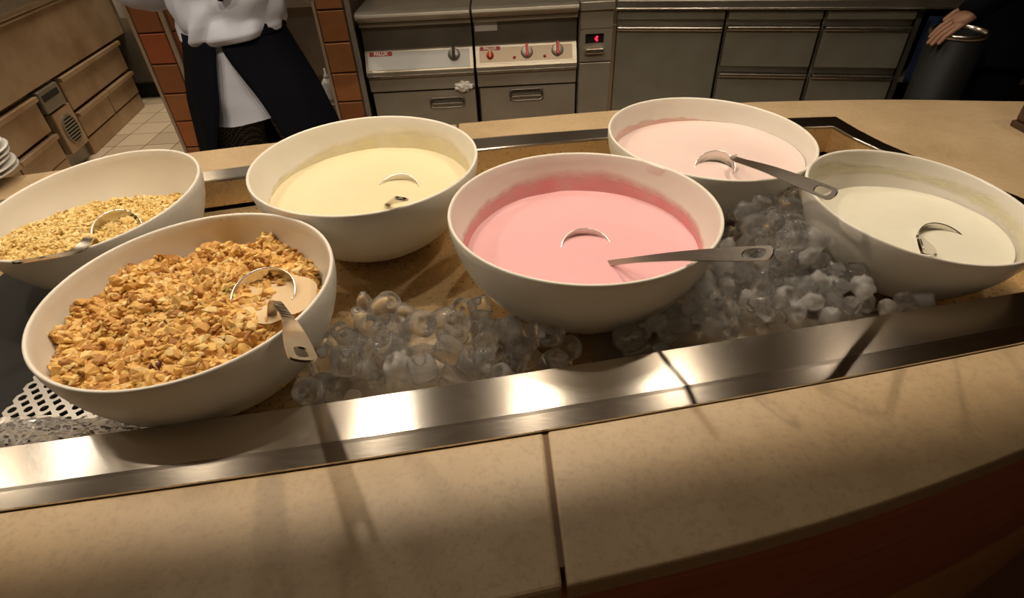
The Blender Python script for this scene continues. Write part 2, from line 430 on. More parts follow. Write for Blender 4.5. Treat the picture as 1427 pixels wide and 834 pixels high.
# perforated drain plate at the left end
mb = MB(); pit = 0.0225; hr = 0.0058; zt = ZF+0.006
for i in range(21):
    for j in range(25):
        cx = -0.705+pit*i; cy = 0.40+pit*j
        if cx > -0.40: continue
        if cy < 0.415+0.115*(cx+0.9) or cy > 0.95: continue
        sq = []; ho = []; hb = []
        for k in range(8):
            a = 2*PI*k/8+PI/8
            x, y = math.cos(a), math.sin(a); q = max(abs(x), abs(y))
            sq.append((cx+x/q*pit/2, cy+y/q*pit/2, zt)); ho.append((cx+x*hr, cy+y*hr, zt)); hb.append((cx+x*hr, cy+y*hr, zt-0.003))
        mb.add(sq+ho+hb, [(k, (k+1) % 8, 8+(k+1) % 8, 8+k) for k in range(8)]+[(8+k, 8+(k+1) % 8, 16+(k+1) % 8, 16+k) for k in range(8)])
mb.build('drain_plate', 'perforated_steel', tray)
MB().box(-0.96, -0.40, 0.47, 0.94, ZF+0.0002, ZF+0.0006).build('shade_sheet', 'black_gap', tray)  # flat black sheet standing in for the shade at the tray's left end

# ------------------------------------------------------------------ bowls
U = 0.19
BW = dict(A=(2.314, -3.772, 4.672, .061, .051, .943), B=(2.278, -2.251, 3.184, .010, .007, .993), C=(2.213, -1.321, 5.0, -.010, .007, 1.070),
          D=(2.212, .595, 3.885, -.013, -.023, 1.071), E=(2.267, 2.048, 5.297, -.048, .014, 1.007), F=(2.353, 3.359, 3.964, -.086, .057, .879))
PRM = dict(A=(0.38, 1.65), B=(0.42, 1.85), C=(0.36, 1.7), D=(0.38, 1.75), E=(0.38, 1.7), F=(0.40, 1.65))
LBL = dict(A=('white bowl of pale muesli at the left edge, beside the plate stack', 'bowl'),
           B=('large white bowl heaped with golden granola at the front left', 'bowl'),
           C=('white bowl of pale yellow yogurt behind the granola bowl', 'bowl'),
           D=('large white bowl of bright pink yogurt at the front centre', 'bowl'),
           E=('white bowl of pale peach-pink yogurt at the back, right of centre', 'bowl'),
           F=('white bowl of cream-white yogurt at the right end of the tray', 'bowl'))
BOWL = {}
TH = 0.006
def prof_r(n, t):
    R = BW[n][5]*U; rb, p = PRM[n]
    t = max(0, min(1, t))
    return R*(rb+(1-rb)*(1-(1-t)**p)**(1/p))
for n_, (z, x, y, a, b, r) in BW.items():
    R = r*U; zr = 1.385-z*U; h = zr-ZF-0.006
    pts = []
    T = [0, .02, .05, .1, .16, .24, .33, .43, .54, .66, .78, .9, 1]
    pts.append((0.0001, 0.004)); pts.append((R*PRM[n_][0]*0.80, 0.004)); pts.append((R*PRM[n_][0]*0.84, 0.0)); pts.append((R*PRM[n_][0]*0.97, 0.0))
    for t in T[1:-1]: pts.append((prof_r(n_, t), h*t))
    pts += [(R-0.0006, h-0.003), (R-0.0012, h-0.0008), (R-0.003, h), (R-TH+0.001, h-0.0008), (R-TH-0.0002, h-0.003)]
    for t in T[::-1][1:]:
        tt = t
        if h*tt < TH: break
        pts.append((max(0.01, prof_r(n_, tt)-TH), h*tt))
    pts += [(R*PRM[n_][0]*0.75, TH+0.001), (0.0001, TH)]
    mb = MB().lathe(pts, 96)
    o = mb.build('serving_bowl', 'melamine')
    nrm = V3((-a, -b, 1)).normalized()
    q = V3((0, 0, 1)).rotation_difference(nrm)
    o.rotation_mode = 'QUATERNION'; o.rotation_quaternion = q
    rc = V3((x*U, y*U, zr)); o.location = rc-q @ V3((0, 0, h))
    tag(o, LBL[n_][0], LBL[n_][1], 'white serving bowls on ice')
    BOWL[n_] = dict(c=rc, R=R, h=h, q=q, o=o)
def inner_r(n_, depth): B = BOWL[n_]; return prof_r(n_, 1-depth/B['h'])-TH
def axis_at(n_, depth): B = BOWL[n_]; return B['c']-B['q'] @ V3((0, 0, depth))

# yogurts -------------------------------------------------------------
def yogurt(n_, depth, mt, label, fmt, fh, seed, f0=None):
    c = axis_at(n_, depth); r = inner_r(n_, depth)+0.0025
    N, K = 72, 26; vs = [(c.x, c.y, c.z)]; fs = []
    for k in range(1, K+1):
        for j in range(N):
            a = 2*PI*j/N; rr = r*k/K
            x, y = c.x+rr*math.cos(a), c.y+rr*math.sin(a)
            zz = 0.0012*noise.noise(V3((x*14, y*14, seed)))+0.0006*noise.noise(V3((x*45, y*45, seed)))
            if k >= K-1: zz += 0.0012*(k-K+2)
            vs.append((x, y, c.z+zz))
    for j in range(N): fs.append((0, 1+j, 1+(j+1) % N))
    for k in range(K-1):
        for j in range(N):
            jj = (j+1) % N; fs.append((1+k*N+j, 1+(k+1)*N+j, 1+(k+1)*N+jj, 1+k*N+jj))
    t = thing('yogurt', label, 'yogurt', c)
    MB().add(vs, fs, True).build('yogurt_surface', mt, t)
    # film of yogurt left on the wall of the bowl
    B = BOWL[n_]; N2, K2 = 144, 8; vs = []; fs = []
    for j in range(N2):
        a = 2*PI*j/N2
        lo_, hi_ = fh(a); ns = noise.noise(V3((math.cos(a)*2.6, math.sin(a)*2.6, seed)))*0.006+noise.noise(V3((math.cos(a)*11, math.sin(a)*11, seed)))*0.003
        top = max(0.002, hi_+ns); bot = lo_
        for k in range(K2):
            s_ = lerp(bot, top, k/(K2-1)); dep = depth-s_
            dep = max(0.004, dep)
            rr = prof_r(n_, 1-dep/B['h'])-TH-(0.0009 if k < K2-1 else 0.0001)
            p = B['c']+B['q'] @ V3((rr*math.cos(a), rr*math.sin(a), -dep))
            vs.append(p.to_tuple())
    for j in range(N2):
        jj = (j+1) % N2
        for k in range(K2-1): fs.append((j*K2+k, j*K2+k+1, jj*K2+k+1, jj*K2+k))
    fo_ = MB().add(vs, fs, True).build('wall_film', fmt, t)
    at = fo_.data.attributes.new('thick', 'FLOAT', 'POINT')
    for i in range(len(vs)):
        k = (i % K2)/(K2-1); at.data[i].value = min(1, (1-k)*2.4)*(1 if lo_ < 0 else min(1, k*2.4))
    return c
def bumpf(a, a0, wd): d = (a-a0+PI) % (2*PI)-PI; return math.exp(-(d/wd)**2)
YC = yogurt('C', 0.062, 'yogurt_yellow', 'smooth pale yellow yogurt filling the bowl behind the granola', 'film_yellow',
            lambda a: (-0.004, 0.006+0.040*bumpf(a, 1.1, 1.0)), 1.3)
YD = yogurt('D', 0.072, 'yogurt_pink', 'bright strawberry-pink yogurt filling the front centre bowl', 'film_pink',
            lambda a: (-0.004, 0.016+0.030*bumpf(a, 1.5, 0.9)+0.006*bumpf(a, 0.4, 0.5)), 4.1)
YE = yogurt('E', 0.046, 'yogurt_peach', 'pale peach-pink yogurt filling the bowl at the back', 'film_peach',
            lambda a: (-0.004, 0.007+0.003*bumpf(a, 2.4, 0.8)), 7.7)
YF = yogurt('F', 0.056, 'yogurt_white', 'cream-white yogurt filling the bowl at the right end', 'film_cream',
            lambda a: (0.014+0.004*math.sin(2*a), 0.038+0.008*math.sin(3*a+1)), 9.2)

# granola and muesli ---------------------------------------------------
def ico():
    bm = bmesh.new(); bmesh.ops.create_icosphere(bm, subdivisions=1, radius=1)
    vs = [v.co.copy() for v in bm.verts]; fs = [[v.index for v in f.verts] for f in bm.faces]; bm.free()
    return vs, fs
IV, IF_ = ico()
def flake(mb, p, size, flat, rnd):
    ax = V3((rnd.gauss(0, 1), rnd.gauss(0, 1), rnd.gauss(0, 1))).normalized()
    q = Matrix.Rotation(rnd.uniform(0, 2*PI), 3, ax)
    sx, sy, sz = size*rnd.uniform(0.75, 1.35), size*rnd.uniform(0.6, 0.95), size*flat*rnd.uniform(0.7, 1.3)
    cv = rnd.uniform(-0.5, 0.5); ph = rnd.uniform(0, 50)
    vs = []
    for v in IV:
        w_ = V3((v.x*sx, v.y*sy, v.z*sz+cv*size*(v.x*v.x-0.4)))
        w_ *= 1+0.28*noise.noise(v*1.7+V3((ph, 0, 0)))
        vs.append(p+q @ w_)
    mb.add(vs, IF_, False)
def heap(n_, hfun, count, size, flat, mt, name, label, inside, seed):
    rnd = random.Random(seed); B = BOWL[n_]; c = B['c']
    t = thing(name, label, 'cereal', (c.x, c.y, c.z-0.1)); t['kind'] = 'stuff'
    # bed
    N = 70; vs = []; idx = {}; fs = []
    for i in range(N+1):
        for j in range(N+1):
            u, v = -1+2*i/N, -1+2*j/N
            if u*u+v*v > 1: continue
            z = hfun(u, v)
            dep = c.z-z
            rad = math.hypot(u, v)*B['R']
            if dep > B['h']-0.008 or rad > inner_r(n_, max(0.001, dep))-0.004: continue
            idx[(i, j)] = len(vs); vs.append((c.x+u*B['R'], c.y+v*B['R'], z+0.002*noise.noise(V3((u*20, v*20, seed)))))
    for i in range(N):
        for j in range(N):
            k = [(i, j), (i+1, j), (i+1, j+1), (i, j+1)]
            if all(q in idx for q in k): fs.append([idx[q] for q in k])
    bed = MB().add(vs, fs, True).build('cereal_bed', mt, t); bed['kind'] = 'stuff'
    mb = MB(); got = 0; tries = 0
    while got < count and tries < count*8:
        tries += 1
        u, v = rnd.uniform(-1, 1), rnd.uniform(-1, 1)
        z = hfun(u, v); dep = c.z-z; rad = math.hypot(u, v)*B['R']
        if dep > B['h']-0.010 or rad > inner_r(n_, max(0.001, dep))-0.001: continue
        if not inside(u, v) and rnd.random() > 0.04: continue
        flake(mb, V3((c.x+u*B['R'], c.y+v*B['R'], z+rnd.uniform(-0.001, 0.0055))), size*rnd.choice([0.7, 0.85, 1, 1, 1.25, 1.55, 1.9 if n_ == 'B' else 1.2]), flat, rnd)
        got += 1
    o = mb.build('cereal_flakes', mt, t); o['kind'] = 'stuff'
    return t
cB = BOWL['B']['c'].z
CUPB = V3((-0.345, 0.622, cB-0.034))
def hB(u, v):
    base = cB-0.052+0.020*noise.noise(V3((u*2.3, v*2.3, 3)))+0.016*noise.noise(V3((u*6, v*6, 8)))+0.006*noise.noise(V3((u*14, v*14, 5)))
    base += 0.030*math.exp(-((u+0.15)**2/0.35+(v+0.0)**2/0.30))
    # scooped away on the right where the ladle lies
    sc = 1/(1+math.exp(-(u-0.70-0.10*v)*18))
    d = math.hypot(u-(CUPB.x-BOWL['B']['c'].x)/BOWL['B']['R'], v-(CUPB.y-BOWL['B']['c'].y)/BOWL['B']['R'])
    return min(base-0.10*sc, base-0.055/(1+math.exp((d-0.29)*30)) if d > 0.45 else cB-0.043+max(0, d-0.24)*0.12)
heap('B', hB, 4200, 0.0060, 0.40, 'granola', 'granola', 'heap of golden brown granola clusters filling the front left bowl', lambda u, v: True, 11)
cA = BOWL['A']['c'].z
def hA(u, v):
    base = cA-0.060+0.010*noise.noise(V3((u*2.3, v*2.3, 13)))+0.004*noise.noise(V3((u*7, v*7, 4)))
    base -= 0.025*(v-0.1)+0.0*u
    return base
heap('A', hA, 4200, 0.0046, 0.33, 'muesli', 'muesli', 'pale yellow rolled oat muesli filling the left edge bowl', lambda u, v: True, 21)
def on_heap(u, v): R = BOWL['B']['R']; c = BOWL['B']['c']; return V3((c.x+u*R, c.y+v*R, hB(u, v)+0.005))
def blob(name, mt, p, s, label, cat, seed, group=None):
    rnd = random.Random(seed); bm = bmesh.new(); bmesh.ops.create_icosphere(bm, subdivisions=2, radius=1)
    for v in bm.verts:
        k = 1+0.35*noise.noise(v.co*2.2+V3((seed, 0, 0))); v.co = V3((v.co.x*s[0], v.co.y*s[1], v.co.z*s[2]))*k
    me = bpy.data.meshes.new(name); bm.to_mesh(me); bm.free(); me.materials.append(MATS[mt])
    for q in me.polygons: q.use_smooth = True
    o = bpy.data.objects.new(name, me); C.objects.link(o); o.location = p; o.rotation_euler = (rnd.uniform(-.4, .4), rnd.uniform(-.4, .4), rnd.uniform(0, 6))
    return tag(o, label, cat, group)
blob('raisin', 'raisin', on_heap(-0.02, -0.62), (0.008, 0.006, 0.005), 'dark red raisin in the granola near the front rim', 'raisin', 1, 'raisins in the granola')
blob('raisin', 'raisin', on_heap(0.33, -0.40), (0.007, 0.005, 0.005), 'dark purple raisin in the granola near the ladle handle', 'raisin', 2, 'raisins in the granola')
blob('raisin', 'raisin', on_heap(-0.74, -0.10), (0.006, 0.005, 0.005), 'dark raisin at the left edge of the granola heap', 'raisin', 3, 'raisins in the granola')
blob('green_seed', 'green_seed', on_heap(0.22, 0.10), (0.010, 0.003, 0.003), 'long green seed on the granola, nearest the ladle cup', 'seed', 4, 'green seeds on the granola')
blob('green_seed', 'green_seed', on_heap(0.15, 0.17), (0.009, 0.003, 0.003), 'green seed on the granola, farther from the ladle cup', 'seed', 5, 'green seeds on the granola')
blob('pumpkin_seed', 'dark_wood', on_heap(-0.02, 0.42), (0.007, 0.004, 0.003), 'dark brown seed on the back slope of the granola', 'seed', 6)

# ------------------------------------------------------------------ ladles
def ray(px, py): return ((px-713.5)/F_PX*rt-(py-417)/F_PX*up+fw)
def pix_z(px, py, z): d = ray(px, py); return V3((0, 0, 1.385))+d*((z-1.385)/d.z)
def pix_d(px, py, dist): return V3((0, 0, 1.385))+ray(px, py).normalized()*dist
def bez(pts, n):
    """Catmull-Rom through the points"""
    P = [pts[0]*2-pts[1]]+list(pts)+[pts[-1]*2-pts[-2]]; out = []
    for i in range(len(pts)-1):
        a, b, c, d = P[i:i+4]
        for k in range(n):
            t = k/n
            out.append(0.5*((2*b)+(c-a)*t+(2*a-5*b+4*c-d)*t*t+(3*b-3*c+d-a)*t**3))
    out.append(pts[-1].copy()); return out
def ladle(cup_c, cup_n, pts, label, facing, r=0.041, w0=0.011, w1=0.021, depth=0.030):
    """cup_c: centre of the cup's rim; cup_n: direction its opening looks; pts: handle path starting at the cup's rim; facing: direction the flat of the handle looks"""
    t = thing('ladle', label, 'ladle', cup_c, 'steel ladles in the bowls')
    q = V3((0, 0, 1)).rotation_difference(cup_n.normalized()).to_matrix()
    pr = []
    for k in range(13):
        a = PI/2*k/12; pr.append((max(0.0004, r*math.sin(a)), -depth*math.cos(a)))
    pr.append((r-0.0003, 0.0008)); pr.append((r-0.0015, 0.0002))
    for k in range(12, -1, -1):
        a = PI/2*k/12; pr.append((max(0.0004, (r-0.0018)*math.sin(a)), -(depth-0.0016)*math.cos(a)))
    mb = MB().lathe(pr, 40)
    mb.v = [cup_c+q @ v for v in mb.v]
    mb.build('cup', 'ladle_steel', t)
    # handle ribbon with an oblong hanging hole near its end
    path = bez([V3(p) for p in pts], 14)
    L = [0]
    for a, b in zip(path, path[1:]): L.append(L[-1]+(b-a).length)
    tot = L[-1]; th = 0.0024
    def frame(d):
        k = 0
        while k < len(L)-2 and L[k+1] < d: k += 1
        s_ = (d-L[k])/max(1e-9, L[k+1]-L[k]); p = path[k].lerp(path[k+1], min(1.0, max(0.0, s_)))
        tg = (path[min(k+2, len(path)-1)]-path[max(k-1, 0)]).normalized()
        nn = facing(d/tot) if callable(facing) else facing
        nn = (nn-tg*nn.dot(tg)).normalized(); return p, tg, nn, tg.cross(nn)
    def width(d):
        f = d/tot; ww = lerp(w0, w1, max(0, min(1, (f-0.25)/0.6)))
        e = tot-d
        if e < w1/2: ww *= math.sqrt(max(0.0, 1-(1-e/(w1/2))**2))*0.96+0.04
        return ww/2
    h0, h1 = tot-0.040, tot-0.008
    def hole(d):
        if d <= h0 or d >= h1: return 0
        m_ = 2*(d-h0)/(h1-h0)-1; return 0.0062*math.sqrt(max(0, 1-m_**4))
    def bar(ds, lo_, hi_):
        rings = []
        for d in ds:
            p, tg, nn, sd = frame(d); a, b = lo_(d), hi_(d)
            rings.append([p+sd*a-nn*th/2, p+sd*b-nn*th/2, p+sd*b+nn*th/2, p+sd*a+nn*th/2])
        mbh.loft(rings, True, True, True, False)
    mbh = MB()
    n1 = 40
    bar([h0*i/n1 for i in range(n1+1)], lambda d: -width(d), lambda d: width(d))
    dd = [lerp(h0, h1, i/14) for i in range(15)]
    bar(dd, lambda d: -width(d), lambda d: -hole(d) if hole(d) > 0 else -0.0001)
    bar(dd, lambda d: hole(d) if hole(d) > 0 else 0.0001, lambda d: width(d))
    bar([lerp(h1, tot, i/6) for i in range(7)], lambda d: -width(d), lambda d: width(d))
    mbh.build('handle', 'ladle_steel', t)
    return t
CAMP = V3((0, 0, 1.385))
# D: pink yogurt, the cup sunk with only its far lip showing
cc = V3((0.122, 0.735, YD.z-0.004)); nr = V3((0.05, -0.42, 1)).normalized()
em = pix_z(850, 367, YD.z); tp = pix_z(1078, 353, 1.035)
ladle(cc, nr, [cc+V3((0.012, -0.036, -0.014)), em, em.lerp(tp, 0.5)+V3((0, 0, 0.004)), tp], 'steel ladle in the bright pink yogurt, its handle pointing right', V3((-0.35, -0.5, 0.8)), w0=0.009, w1=0.018)
# E: peach yogurt, cup lying on top
cc = pix_z(996, 232, YE.z+0.004); st = pix_z(1012, 222, YE.z+0.030); tp = pix_z(1164, 273, 1.0)
ladle(cc, V3((-0.25, -0.45, 0.9)), [cc+V3((0.034, 0.004, 0.018)), st+V3((0.012, -0.01, 0.004)), st.lerp(tp, 0.5)+V3((0, 0, 0.006)), tp], 'steel ladle lying across the pale peach yogurt towards the white yogurt', V3((-0.5, -0.5, 0.7)), r=0.036, w0=0.010, w1=0.019, depth=0.026)
# C: pale yellow yogurt, handle pointing straight at the viewer
cc = V3((-0.203, 0.947, YC.z-0.005)); em = pix_z(540, 285, YC.z); tp = pix_d(561, 276, 0.80)
ladle(cc, V3((-0.1, -0.45, 1)), [cc+V3((-0.01, -0.037, -0.014)), em, em.lerp(tp, 0.5), tp], 'steel ladle in the pale yellow yogurt, only handle end and lip showing', V3((0.35, 0.05, 1)), w0=0.010, w1=0.019)
# F: white yogurt
cc = V3((0.680, 0.715, YF.z-0.004)); em = pix_z(1303, 350, YF.z); tp = pix_d(1281, 340, 0.72)
ladle(cc, V3((0.1, -0.4, 1)), [cc+V3((-0.014, -0.036, -0.014)), em, em.lerp(tp, 0.5), tp], 'steel ladle in the cream-white yogurt, its handle seen end on', V3((1, 0.1, 0.1)), w0=0.013, w1=0.020)
# B: granola, big cup on the right and the handle over the rim towards the viewer
cc = CUPB.copy(); rm = pix_z(403, 447, cB+0.004); tp = pix_d(424, 504, 0.545)
LB = ladle(cc, V3((0.0, -0.34, 0.94)), [cc+V3((0.018, -0.036, -0.016)), cc.lerp(rm, 0.6)+V3((0, 0, 0.012)), rm, rm.lerp(tp, 0.5)+V3((0, 0, 0.006)), tp], 'steel ladle in the granola, handle hooked over the bowl rim', V3((0.1, 0.75, 0.7)), r=0.045, w0=0.013, w1=0.026, depth=0.034)
rings = []
for k in range(9):
    rr = 0.001+0.054*k/8
    rings.append([CUPB+V3((0.012, -0.004, -0.004+0.0008*noise.noise(V3((k, an*2, 1)))))+V3((math.cos(an)*rr*1.12, math.sin(an)*rr, 0))*(1+0.10*noise.noise(V3((math.cos(an)*2, math.sin(an)*2, 7)))) for an in [2*PI*q/44 for q in range(44)]])
tag(recentre(MB().loft(rings, True, True, False).build('milk_pool', 'oat_milk')), 'small smooth pool of beige milk around the granola ladle', 'milk')
# A: muesli
cc = pix_z(163, 320, cA-0.052); rm = pix_z(103, 351, cA+0.006); tp = pix_z(17, 367, cA+0.035)
ladle(cc, V3((0.2, -0.5, 0.85)), [cc+V3((-0.02, -0.034, -0.012)), cc.lerp(rm, 0.6)+V3((0, 0, 0.008)), rm, tp], 'steel ladle in the pale muesli, handle resting on the front rim', V3((0.1, 0.5, 0.85)), r=0.040, w0=0.010, w1=0.019)

# ------------------------------------------------------------------ ice
def bowl_clear(p, rr):
    """distance from a point to the nearest bowl's outside"""
    best = 1e9
    for n_, B in BOWL.items():
        l = B['q'].inverted() @ (p-B['o'].location)
        t = l.z/B['h']
        rad = math.hypot(l.x, l.y)
        if t > 1.02: continue
        best = min(best, rad-prof_r(n_, t))
    return best
def seg_in(p, lines=None):
    # inside the tray's inner loop?
    c = False; j = NL-1
    for i in range(NL):
        a, b = INN[i], INN[j]
        if ((a.y > p.y) != (b.y > p.y)) and p.x < (b.x-a.x)*(p.y-a.y)/(b.y-a.y)+a.x: c = not c
        j = i
    return c
def mound(x, y):
    """height of the ice bed above the tray's floor"""
    hgt = 0.002*noise.noise(V3((x*14, y*14, 2)))
    hgt += 0.040*math.exp(-((x+0.135)**2/0.014+(y-0.550)**2/0.012))      # between granola and pink bowl
    hgt += 0.050*math.exp(-((x-0.315)**2/0.018+(y-0.610)**2/0.020))      # right of the pink bowl
    hgt += 0.075*math.exp(-((x-0.445)**2/0.006+(y-0.800)**2/0.014))      # between peach and white bowls
    hgt += 0.032*math.exp(-((x-0.60)**2/0.020+(y-0.605)**2/0.002))
    hgt += 0.062*math.exp(-((x+0.62)**2/0.030+(y-0.440)**2/0.0030))       # front left corner
    return hgt
N = 200; vs = []; idx = {}; fs = []
for i in range(N+1):
    for j in range(N//2+1):
        x = -0.42+1.26*i/N; y = 0.38+0.82*j/(N//2)
        if not seg_in(V3((x, y, 0))): continue
        mh = mound(x, y)
        if mh < 0.004: continue
        p = V3((x, y, ZF+mh-0.007+0.25*mh*noise.noise(V3((x*60, y*60, 5)))))
        idx[(i, j)] = len(vs); vs.append(p)
for i in range(N):
    for j in range(N//2):
        k = [(i, j), (i+1, j), (i+1, j+1), (i, j+1)]
        if all(q in idx for q in k): fs.append([idx[q] for q in k])
o = recentre(MB().add(vs, fs, True).build('crushed_ice', 'ice_bed'))
tag(o, 'wet melting crushed ice lying under the ice pieces between the bowls', 'ice', kind='stuff')
# crushed slush in the front left corner
vs = []; idx = {}; fs = []
for i in range(91):
    for j in range(41):
        x = -0.92+0.50*i/90; y = 0.375+0.15*j/40
        if not seg_in(V3((x, y-0.004, 0))): continue
        hh = (mound(x, y)-0.004)*1.0
        if hh < 0.006: continue
        nz = 0.010*noise.noise(V3((x*38, y*38, 1)))+0.007*noise.noise(V3((x*95, y*95, 6)))
        idx[(i, j)] = len(vs); vs.append((x, y, ZF+0.008+hh+nz))
for i in range(90):
    for j in range(40):
        k = [(i, j), (i+1, j), (i+1, j+1), (i, j+1)]
        if all(q in idx for q in k): fs.append([idx[q] for q in k])
o = recentre(MB().add(vs, fs, False).build('ice_slush', 'cloudy_ice'))
tag(o, 'thin clear broken ice over the perforated plate at front left', 'ice', kind='stuff')

def ice_mesh(kind, seed):
    bm = bmesh.new(); rnd = random.Random(seed)
    if kind == 'tube':       # short cylinder with a hollow in the end
        n = 18; prof = [(0.0, -0.9), (0.75, -0.95), (0.98, -0.75), (1.0, 0.0), (0.97, 0.72), (0.78, 0.95), (0.5, 0.92), (0.36, 0.6), (0.22, 0.25), (0.0, 0.15)]
        rows = []
        for r, z in prof:
            if r == 0: rows.append([bm.verts.new((0, 0, z))])
            else: rows.append([bm.verts.new((r*math.cos(2*PI*k/n), r*math.sin(2*PI*k/n), z)) for k in range(n)])
        for a, b in zip(rows, rows[1:]):
            for k in range(n):
                kk = (k+1) % n
                if len(a) == 1: bm.faces.new((a[0], b[kk], b[k]))
                elif len(b) == 1: bm.faces.new((a[k], a[kk], b[0]))
                else: bm.faces.new((a[k], a[kk], b[kk], b[k]))
        amp = 0.10
    else:
        bmesh.ops.create_icosphere(bm, subdivisions=3, radius=1); amp = 0.55
        for v in bm.verts: v.co = V3((v.co.x*rnd.uniform(1.0, 1.01), v.co.y*0.9, v.co.z*0.75))
    for v in bm.verts:
        v.co *= 1+amp*noise.noise(v.co*1.1+V3((seed*3.1, 0, 0)))+amp*0.3*noise.noise(v.co*3.1+V3((0, seed, 0)))
    bmesh.ops.recalc_face_normals(bm, faces=bm.faces)
    me = bpy.data.meshes.new('ice_piece'); bm.to_mesh(me); bm.free()
    for p in me.polygons: p.use_smooth = True
    return me
ICE = {'tube': [], 'chunk': [], 'cloudy': []}
for k in range(5):
    me = ice_mesh('tube', k+1); me.materials.append(MATS['ice']); ICE['tube'].append(me)
for k in range(5):
    me = ice_mesh('chunk', k+20); me.materials.append(MATS['ice']); ICE['chunk'].append(me)
for k in range(5):
    me = ice_mesh('chunk' if k < 3 else 'tube', k+40); me.materials.append(MATS['cloudy_ice']); ICE['cloudy'].append(me)
LOOK = {'tube': 'clear hollow ice tube', 'chunk': 'clear rounded ice lump', 'cloudy': 'cloudy whitish ice lump'}
placed = []
def drop(x, y, r):
    z = ZF+mound(x, y)+r*0.55
    for (px, py, pz, pr) in placed:
        d = math.hypot(px-x, py-y); s_ = (r+pr)*0.88
        if d < s_: z = max(z, pz+math.sqrt(s_*s_-d*d)*0.9)
    return z
def ice_heap(cx, cy, sx, sy, count, rmin, rmax, zmax, label, group, seed, wts):
    rnd = random.Random(seed); got = 0; tries = 0
    while got < count and tries < 6000:
        tries += 1
        x = cx+rnd.gauss(0, 1)*sx; y = cy+rnd.gauss(0, 1)*sy; r = rnd.uniform(rmin, rmax)
        if abs(x-cx) > 2.2*sx or abs(y-cy) > 2.2*sy: continue
        if not all(seg_in(V3((x+dx, y+dy, 0))) for dx, dy in ((r*1.3, 0), (-r*1.3, 0), (0, r*1.3), (0, -r*1.35))): continue
        z = drop(x, y, r)
        if z > ZF+zmax: continue
        if bowl_clear(V3((x, y, z)), r) < r*0.95: continue
        placed.append((x, y, z, r))
        kd = rnd.choices(('tube', 'chunk', 'cloudy'), wts)[0]
        o = bpy.data.objects.new('ice_piece', rnd.choice(ICE[kd])); C.objects.link(o)
        o.location = (x, y, z); o.scale = (r, r, r)
        o.rotation_euler = (rnd.uniform(-1.0, 1.0), rnd.uniform(-1.0, 1.0), rnd.uniform(0, 6.28))
        tag(o, LOOK[kd]+' '+label, 'ice', group); got += 1
ice_heap(-0.115, 0.555, 0.090, 0.048, 72, 0.013, 0.021, 0.080, 'heaped between the granola bowl and pink yogurt bowl', 'ice between granola and pink yogurt', 1, (5, 4, 1.2))
ice_heap(0.335, 0.615, 0.085, 0.055, 90, 0.012, 0.021, 0.092, 'heaped right of the pink yogurt bowl', 'ice right of the pink yogurt', 2, (3, 3, 5))
ice_heap(0.448, 0.800, 0.035, 0.065, 34, 0.013, 0.021, 0.125, 'wedged between the peach and white yogurt bowls', 'ice between peach and white yogurt', 3, (3, 4, 2))
ice_heap(0.590, 0.600, 0.050, 0.010, 5, 0.013, 0.018, 0.085, 'under the front of the white yogurt bowl', 'ice under the white yogurt', 4, (2, 3, 1))

# ------------------------------------------------------------------ plates at the left edge
for k in range(6):
    mb = MB().lathe([(0.0001, 0.003), (0.055, 0.003), (0.057, 0.0), (0.062, 0.0), (0.064, 0.005), (0.098, 0.014), (0.100, 0.0165), (0.098, 0.018), (0.062, 0.009), (0.0001, 0.008)], 56)
    o = mb.build('plate', 'white_plate'); o.location = (-1.172+0.003*math.sin(k*2.1), 1.150+0.003*math.cos(k*1.7), ZR+0.0005+0.011*k)
    nm = ['bottom', 'second from the bottom', 'third from the bottom', 'fourth from the bottom', 'second from the top', 'topmost'][k]
    tag(o, f'white plate, {nm} in the stack at the left edge', 'plate', 'stacked plates')
# wooden post standing on the counter at the right edge
t = thing('wooden_post', 'dark wooden post standing on the counter at the right edge', 'post', (1.169, 1.157, ZC))
box('foot', 'dark_wood', t, 1.136, 1.202, 1.123, 1.191, ZC+0.0002, ZC+0.014, 0.003)
box('shaft', 'dark_wood', t, 1.139, 1.199, 1.126, 1.188, ZC+0.014, ZC+0.25, 0.006)
box('cap', 'dark_wood', t, 1.134, 1.204, 1.121, 1.193, ZC+0.25, ZC+0.262, 0.004)

# ------------------------------------------------------------------ kitchen range
def drawer(parent, x0, x1, yf, z0, z1, hx0, hx1, hz0, hz1, mt='kitchen_steel'):
    """drawer front with a recessed grip"""
    mb = MB(); d = 0.02
    for (a, b, c_, e) in ((x0, hx0, z0, z1), (hx1, x1, z0, z1), (hx0, hx1, z0, hz0), (hx0, hx1, hz1, z1)):
        mb.box(a, b, yf, yf+d, c_, e)
    o = mb.build('drawer', mt, parent)
    cup = MB(); cup.box(hx0, hx1, yf+0.018, yf+0.03, hz0, hz1)
    g_ = cup.build('grip_recess', 'dark_steel', o, off=parent.location); 
    lip = MB().box(hx0+0.008, hx1-0.008, yf+0.001, yf+0.016, hz0, hz0+0.020).build('grip_lip', 'bright_steel', o, 0.003, off=parent.location)
    rim_ = MB(); k = 28; pts_o = []; 
    def rr(w2, h2, r_, y_):
        out = []
        for q in range(k):
            a = 2*PI*q/k; ca, sa = math.cos(a), math.sin(a)
            out.append(((hx0+hx1)/2+math.copysign(max(0, w2-r_), ca)+r_*ca, y_, (hz0+hz1)/2+math.copysign(max(0, h2-r_), sa)+r_*sa))
        return out
    w2, h2 = (hx1-hx0)/2, (hz1-hz0)/2
    rim_.loft([rr(w2*1.05, h2*1.12, h2, yf-0.0005), rr(w2*1.03, h2*1.08, h2, yf-0.004), rr(w2*0.98, h2*0.95, h2*0.9, yf-0.003), rr(w2*0.96, h2*0.9, h2*0.88, yf+0.012)], True, False, False)
    rim_.build('grip_rim', 'dark_steel', o, off=parent.location)
    return o
